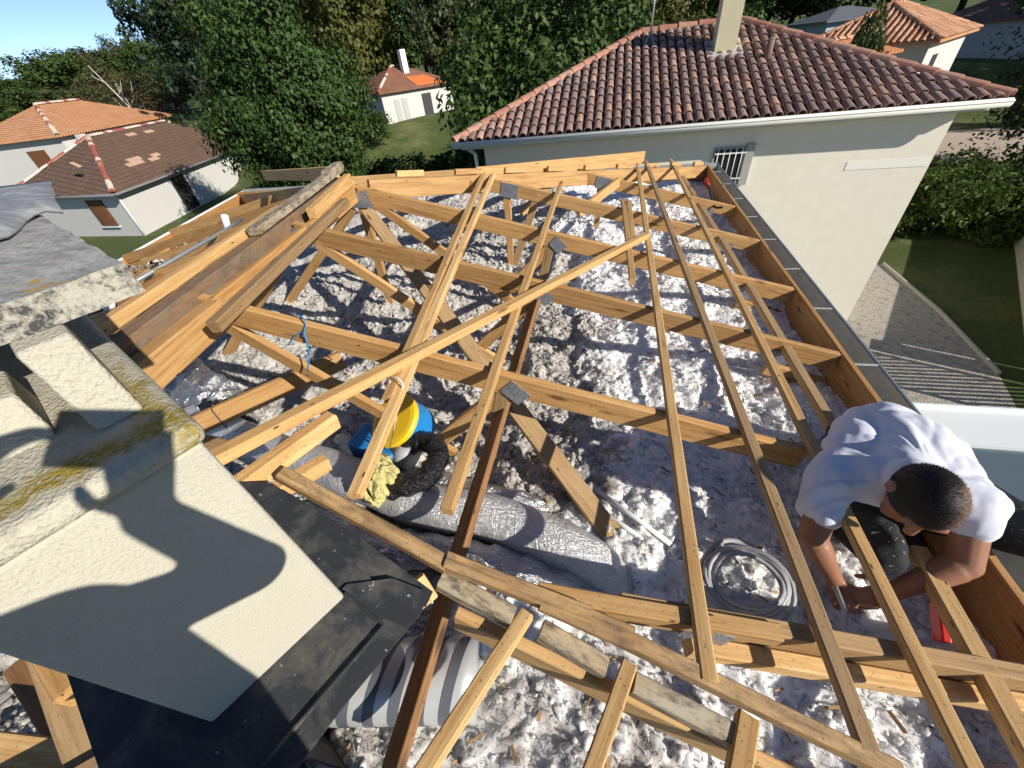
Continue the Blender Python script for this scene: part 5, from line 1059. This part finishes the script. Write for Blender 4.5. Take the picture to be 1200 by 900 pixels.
# ================================================================ people
def capsule(mb, p, q, r0, r1, n=16, flat=None):
    p = Vector(p); q = Vector(q); t = (q-p); ln = max(t.length, 1e-5); t /= ln
    e = Vector((0,0,1)) if abs(t.z) < .9 else Vector((1,0,0))
    if flat is not None: e = Vector(flat[0])
    u = (e-t*e.dot(t)).normalized(); w = t.cross(u); ku, kw = (1,1) if flat is None else flat[1]
    prof = [(-math.cos(a)*r0, math.sin(a)*r0) for a in np.linspace(.12, math.pi/2, 5)] + [(ln+math.sin(a)*r1, math.cos(a)*r1) for a in np.linspace(0, math.pi/2-.12, 5)]
    v = []; f = []
    for (s, r) in prof:
        for k in range(n): a = 2*math.pi*k/n; v.append(tuple(p+t*s+(u*math.cos(a)*ku+w*math.sin(a)*kw)*r))
    m = len(prof)
    for i in range(m-1):
        for k in range(n): f.append((i*n+k,i*n+(k+1)%n,(i+1)*n+(k+1)%n,(i+1)*n+k))
    f.append(tuple(range(n-1,-1,-1))); f.append(tuple((m-1)*n+k for k in range(n))); mb.add(v, f)
def ellipsoid(mb, c, ax, rad, n=20, m=14):
    c = Vector(c); v = []; f = []
    for i in range(1, m):
        th = math.pi*i/m
        for k in range(n):
            ph = 2*math.pi*k/n; d = ax[0]*(math.sin(th)*math.cos(ph)*rad[0])+ax[1]*(math.sin(th)*math.sin(ph)*rad[1])+ax[2]*(math.cos(th)*rad[2]); v.append(tuple(c+d))
    for i in range(m-2):
        for k in range(n): f.append((i*n+k,(i+1)*n+k,(i+1)*n+(k+1)%n,i*n+(k+1)%n))
    f.append(tuple(range(n))); f.append(tuple((m-2)*n+k for k in range(n-1,-1,-1))); mb.add(v, f)
def flesh(mb, name, mat, parent, voxel=.006, it=6, fold=None):
    me = mesh_np(name, lift(mb.v), mb.f); o = bpy.data.objects.new(name+'_src', me); COL.objects.link(o)
    rm = o.modifiers.new('r','REMESH'); rm.mode = 'VOXEL'; rm.voxel_size = voxel
    s = o.modifiers.new('s','SMOOTH'); s.factor = .5; s.iterations = it
    dg = bpy.context.evaluated_depsgraph_get(); out = bpy.data.meshes.new_from_object(o.evaluated_get(dg)); bpy.data.objects.remove(o, do_unlink=True); bpy.data.meshes.remove(me)
    n = len(out.vertices)
    if fold:
        co = np.empty(n*3, np.float32); out.vertices.foreach_get('co', co); co = co.reshape(-1,3); no = np.empty(n*3, np.float32); out.vertices.foreach_get('normal', no); no = no.reshape(-1,3)
        out.vertices.foreach_set('co', (co+no*fold(co)[:,None]).astype(np.float32).ravel()); out.update()
    out.name = name; out.materials.clear(); out.materials.append(mat); out.polygons.foreach_set('use_smooth', np.ones(len(out.polygons), dtype=bool))
    return obj(name, out, None, parent)
def hand(mb, w, d, nrm, thumb, size=1.0, curl=.8):
    """palm from wrist w along d, nrm = back of hand, thumb = side the thumb leaves; fingers bend away from nrm"""
    w = Vector(w); d = Vector(d).normalized(); nrm = Vector(nrm); nrm = (nrm-d*nrm.dot(d)).normalized(); s = d.cross(nrm); s = s if s.dot(Vector(thumb)) > 0 else -s
    c = w+d*.045*size
    for k in (-.027,-.009,.009,.027): capsule(mb, w+s*k*.6*size, w+d*.082*size+s*k*size, .013*size, .012*size, 10)
    for k, l in ((.029,.072),(.010,.082),(-.010,.077),(-.029,.060)):
        p = w+d*.085*size+s*k*size; a = p+(d*math.cos(curl*.5)-nrm*math.sin(curl*.5))*l*.42*size; b = a+(d*math.cos(curl*1.2)-nrm*math.sin(curl*1.2))*l*.34*size; e = b+(d*math.cos(curl*1.9)-nrm*math.sin(curl*1.9))*l*.26*size
        capsule(mb, p, a, .0098*size, .009*size, 10); capsule(mb, a, b, .009*size, .0082*size, 10); capsule(mb, b, e, .0082*size, .0072*size, 10)
    p = w+d*.022*size+s*.022*size; a = p+(s*.75+d*.55-nrm*.35).normalized()*.042*size; b = a+(s*.25+d*.85-nrm*.5).normalized()*.034*size
    capsule(mb, p, a, .0135*size, .011*size, 10); capsule(mb, a, b, .011*size, .009*size, 10)
def skin_mat(name, c):
    t = NT(name); co = t.coord(); n = t.noise(co, 14, 4); t.col(t.mix(n, tuple(x*.82 for x in c), tuple(x*1.12 for x in c))).rough(.48)
    t.b.inputs['Subsurface Weight'].default_value = .12; t.b.inputs['Subsurface Radius'].default_value = (.012,.005,.003); t.b.inputs['Specular IOR Level'].default_value = .4
    t.bump(t.noise(co, 160, 3), .15, .002); return t.m
SKIN = skin_mat('tanned_skin', (.30,.14,.078))
man = thing('person', (1.1,1.15,-1.75), 'crouching person in white t-shirt and paint spattered dark trousers bending over the wool', 'person')
Hc = Vector((.985,.885,-1.135)); hu = Vector((-.10,-.66,.74)).normalized(); fd = Vector((-.16,-.74,-.66)); fd = (fd-hu*fd.dot(hu)).normalized(); hs = fd.cross(hu)
mb = MB()
ellipsoid(mb, Hc, (hs,fd,hu), (.078,.097,.108))
ellipsoid(mb, Hc+fd*.028-hu*.055, (hs,fd,hu), (.062,.070,.075)); capsule(mb, Hc+fd*.06-hu*.098-hs*.022, Hc+fd*.06-hu*.098+hs*.022, .032, .032)
capsule(mb, Hc+fd*.092-hu*.005, Hc+fd*.113-hu*.045, .010, .016); capsule(mb, Hc+fd*.082+hu*.020-hs*.04, Hc+fd*.082+hu*.020+hs*.04, .014, .014)
capsule(mb, Hc+fd*.088-hu*.075-hs*.02, Hc+fd*.088-hu*.075+hs*.02, .009, .009)
for s in (-1,1): ellipsoid(mb, Hc+hs*s*.081-fd*.008-hu*.012, (hs,fd,hu), (.008,.018,.028))
nb = Vector((1.045,1.005,-1.225)); capsule(mb, Hc-hu*.06-fd*.03, nb, .056, .062)
SR = Vector((.845,1.045,-1.265)); SL = Vector((1.205,.965,-1.245)); ER = Vector((.785,.875,-1.425)); EL_ = Vector((1.200,.840,-1.405)); WR = Vector((.870,.800,-1.545)); WL = Vector((1.035,.775,-1.520))
capsule(mb, SR, SL, .045, .045); capsule(mb, nb, (1.14,1.25,-1.32), .075, .075)
capsule(mb, SR, ER, .055, .045); capsule(mb, SR.lerp(ER,.35)+Vector((0,-.01,.01)), SR.lerp(ER,.6), .048, .046); capsule(mb, ER, WR, .046, .029); capsule(mb, ER.lerp(WR,.15), ER.lerp(WR,.45), .046, .042)
capsule(mb, SL, EL_, .055, .045); capsule(mb, EL_, WL, .046, .029); capsule(mb, EL_.lerp(WL,.15), EL_.lerp(WL,.45), .047, .042)
hand(mb, WR, (.30,-.55,-.55), (-.6,-.3,.6), (.5,.5,.6), 1.0, .75); hand(mb, WL, (-.85,-.30,-.35), (.1,-.6,.75), (0,.6,.6), 1.0, .85)
flesh(mb, 'body', SKIN, man, .0045, 4)
# close cropped hair, thinning at the crown
t = NT('cropped_hair'); co = t.coord(); sx = t.xyz(co); n = t.noise(co, 260, 3, .7); nb_ = t.noise(co, 18, 3)
thin = t.math('ADD', t.math('MULTIPLY', t.math('SUBTRACT', sx[0], 1.005), 14.0), t.math('MULTIPLY', t.math('SUBTRACT', nb_, .5), .9)); thin = t.math('ADD', thin, t.math('MULTIPLY', t.math('SUBTRACT', .86, sx[1]), 5.0))
t.col(t.mix(t.ramp(t.math('ADD', thin, t.math('MULTIPLY', t.math('SUBTRACT', n, .5), 1.2)), [(-.05 if False else 0.0,(0,0,0)),(.62,(1,1,1))]), (.014,.010,.008), (.25,.135,.085))).rough(.5).bump(n, .5, .003); HAIR = t.m
v = []; f = []; NU, NV = 40, 22; ok = {}
for i in range(NV+1):
    th = math.pi*.66*i/NV
    for k in range(NU):
        ph = 2*math.pi*k/NU; fr_ = math.cos(ph); th2 = th*(1.0-.36*max(0,fr_)**1.5+.16*max(0,-fr_)); d = hu*math.cos(th2)*.1105+(fd*math.cos(ph)*.0985+hs*math.sin(ph)*.0800)*math.sin(th2)
        edge = 1.006 if i < NV-1 else .985; v.append(tuple(Hc+d*edge*(1+.006*math.sin(k*9.1)*math.sin(i*5.3))))
for i in range(NV):
    for k in range(NU): f.append((i*NU+k,(i+1)*NU+k,(i+1)*NU+(k+1)%NU,i*NU+(k+1)%NU))
rh_ = random.Random(9)
for _ in range(5200):
    th2 = math.acos(1-rh_.random()*1.25); ph = rh_.uniform(0, 2*math.pi)
    if math.cos(ph) > 0 and th2 > 1.05: continue
    dn = hu*math.cos(th2)+(fd*math.cos(ph)+hs*math.sin(ph))*math.sin(th2); q = Hc+(hu*math.cos(th2)*.1105+(fd*math.cos(ph)*.0985+hs*math.sin(ph)*.0800)*math.sin(th2))*1.003
    if q.x > 1.0 and rh_.random() < .55: continue
    sd = dn.cross(Vector((rh_.random()-.5,rh_.random()-.5,rh_.random()-.5))).normalized()*.0006; tp = q+dn*.005+Vector((rh_.uniform(-.003,.003),rh_.uniform(-.003,.003),rh_.uniform(-.003,.003)))
    b_ = len(v); v += [tuple(q-sd), tuple(q+sd), tuple(tp)]; f.append((b_,b_+1,b_+2))
MB().add(v, f).build('hair', HAIR, man, True)
# t-shirt
mb = MB(); W1 = Vector((1.17,1.32,-1.345))
capsule(mb, nb+Vector((.005,.03,-.02)), W1, .118, .135, 20); capsule(mb, SR+Vector((.02,.01,-.005)), SL+Vector((-.02,.01,-.005)), .085, .085, 20)
capsule(mb, SR.lerp(SL,.22)+Vector((.05,.14,-.03)), W1+Vector((-.06,.03,-.01)), .105, .115, 20); capsule(mb, SR.lerp(SL,.78)+Vector((.04,.14,-.03)), W1+Vector((.08,0,-.01)), .105, .115, 20)
capsule(mb, SR, SR.lerp(ER,.55), .080, .072, 18); capsule(mb, SL, SL.lerp(EL_,.30), .082, .068, 18); capsule(mb, SL+Vector((-.02,.02,-.01)), (1.25,1.22,-1.33), .092, .12, 20); capsule(mb, SL+Vector((-.06,.06,-.01)), (1.20,1.26,-1.31), .10, .13, 20); capsule(mb, nb+Vector((.0,.0,.0)), SL+Vector((-.03,.02,.0)), .088, .085, 18); capsule(mb, nb+Vector((0,0,0)), SR+Vector((.03,.02,0)), .085, .085, 18); capsule(mb, Hc-hu*.075-fd*.045, nb, .066, .09, 18); capsule(mb, W1, W1+Vector((.02,.06,-.10)), .150, .145, 20)
def folds(co):
    x = co[:,0]; y = co[:,1]; z = co[:,2]-ZC
    u = (x-1.03)*.9+(y-1.0)*.25; d = np.hypot(x-1.04, y-.98); ang = np.arctan2(y-.98, x-1.04)
    wr = (np.abs(vnoise(ang*5.5+20, d*5+vnoise(x*7+9,y*7+9,81)*1.5+5, 82)-.5)-.22)*.030*np.clip((d-.07)/.08,0,1)
    return wr + (vnoise(x*16+9, y*10+z*12+30, 83)-.5)*.014 + (vnoise(x*34+9, y*26+z*22+40, 84)-.5)*.005
t = NT('white_cotton'); co = t.coord(); t.col(t.mix(t.noise(co, 5, 3), (.60,.62,.70), (.69,.70,.76))).rough(.9); t.bump(t.noise(co, 500, 2), .12, .001); t.b.inputs['Sheen Weight'].default_value = .15; COTTON = t.m
flesh(mb, 't_shirt', COTTON, man, .0065, 5, folds)
# trousers and boots
t = NT('spattered_trousers'); co = t.coord(); sp1 = t.ramp(t.noise(co, 55, 3, .6, .8), [(.665,(0,0,0)),(.69,(1,1,1))]); sp2 = t.ramp(t.noise(t.coord(scale=(1,2.4,1)), 24, 4, .6, 1.0), [(.66,(0,0,0)),(.70,(1,1,1))])
t.col(t.mix(t.math('MAXIMUM', sp1, t.math('MULTIPLY', sp2, .8)), t.mix(t.noise(co, 9, 4), (.012,.013,.015), (.030,.031,.032)), (.55,.53,.47))).rough(.85).bump(t.noise(co, 22, 4), .6, .012); TROUS = t.m
mb = MB(); HR = Vector((1.10,1.37,-1.47)); HL = Vector((1.27,1.35,-1.47)); KR = Vector((1.000,.865,-1.435)); KL = Vector((1.430,.930,-1.370)); AR = Vector((1.03,1.14,-1.66)); AL = Vector((1.30,1.19,-1.66))
ellipsoid(mb, (1.18,1.38,-1.46), (Vector((1,0,0)),Vector((0,1,0)),Vector((0,0,1))), (.17,.13,.14))
for H_, K_, A2 in ((HR,KR,AR),(HL,KL,AL)): capsule(mb, H_, K_, .098, .072, 20); capsule(mb, K_, A2, .070, .055, 18)
def tf(co): return (vnoise(co[:,0]*17+9, co[:,1]*12+co[:,2]*14+9, 91)-.5)*.022+(vnoise(co[:,0]*38+9, co[:,1]*30+co[:,2]*33+9, 92)-.5)*.008
flesh(mb, 'trousers', TROUS, man, .007, 5, tf)
for A2, dx in ((AR,-.02),(AL,.04)):
    mb = MB(); capsule(mb, A2+Vector((0,.04,-.035)), A2+Vector((dx,-.17,-.055)), .045, .040); capsule(mb, A2, A2+Vector((0,.01,-.05)), .052, .050); flesh(mb, 'boot', plain('work_boot', (.05,.04,.03), .7), man, .008, 4)
# the photographer, standing behind the lens on the rafters, whose shadow lies on the chimney
pg = thing('person', (.05,-.45,-1.8), 'person holding a phone whose shadow falls on the cream chimney', 'person')
GREY = plain('grey_cloth', (.10,.11,.13), .9); mb = MB()
fw = Vector((-.214,.733,-.645)); cx_ = Vector((.975,.198,-.098)); cy_ = Vector((-.056,.650,.758))
def CW(a, b, c): return cx_*a+cy_*b+fw*c
S_R = Vector((.05,-.29,-.13)); S_L = Vector((-.25,-.42,-.12)); E_R = Vector((.10,-.105,-.275)); E_L = Vector((-.31,-.30,-.30)); W_R = CW(.060,-.13,-.085); W_L = CW(-.190,-.13,-.085)
ellipsoid(mb, (-.09,-.46,.13), (Vector((1,0,0)),Vector((0,1,0)),Vector((0,0,1))), (.078,.098,.118)); capsule(mb, (-.09,-.45,.05), (-.09,-.38,-.12), .055, .06)
capsule(mb, S_R, S_L, .085, .085); capsule(mb, (-.12,-.37,-.27), (-.06,-.38,-.90), .15, .14); capsule(mb, (-.0,-.33,-.27), (.0,-.37,-.90), .13, .13)
for a, b, c in ((S_R,E_R,W_R),(S_L,E_L,W_L)): capsule(mb, a, b, .065, .050); capsule(mb, b, c, .050, .032)
for s, fx in ((-1,-.20),(1,.10)): capsule(mb, (-.05+s*.09,-.37,-.95), (-.05+s*.11,-.40,-1.32), .09, .07); capsule(mb, (-.05+s*.11,-.40,-1.32), (-.05+s*.12,-.50,-1.70), .068, .05); capsule(mb, (-.05+s*.12,-.50,-1.71), (-.05+s*.13,-.34,-1.73), .045, .04)
hand(mb, W_R, CW(-.25,.95,.12), CW(.6,0,-.8), CW(-.7,.2,.3), .95, .7); hand(mb, W_L, CW(.25,.95,.12), CW(-.6,0,-.8), CW(.7,.2,.3), .95, .7)
flesh(mb, 'body', GREY, pg, .007, 4)
ph0 = thing('phone', (-.05,-.02,-.02), 'dark phone held up behind the lens', 'phone')
def pc(a, b, c): return tuple(cx_*a+cy_*b-fw*c)
bevel(MB().add([pc(-.140,-.062,.022),pc(.018,-.062,.022),pc(.018,.014,.022),pc(-.140,.014,.022),pc(-.140,-.062,.014),pc(.018,-.062,.014),pc(.018,.014,.014),pc(-.140,.014,.014)], BF).build('case', plain('phone_case', (.02,.02,.022), .4), ph0), .003)
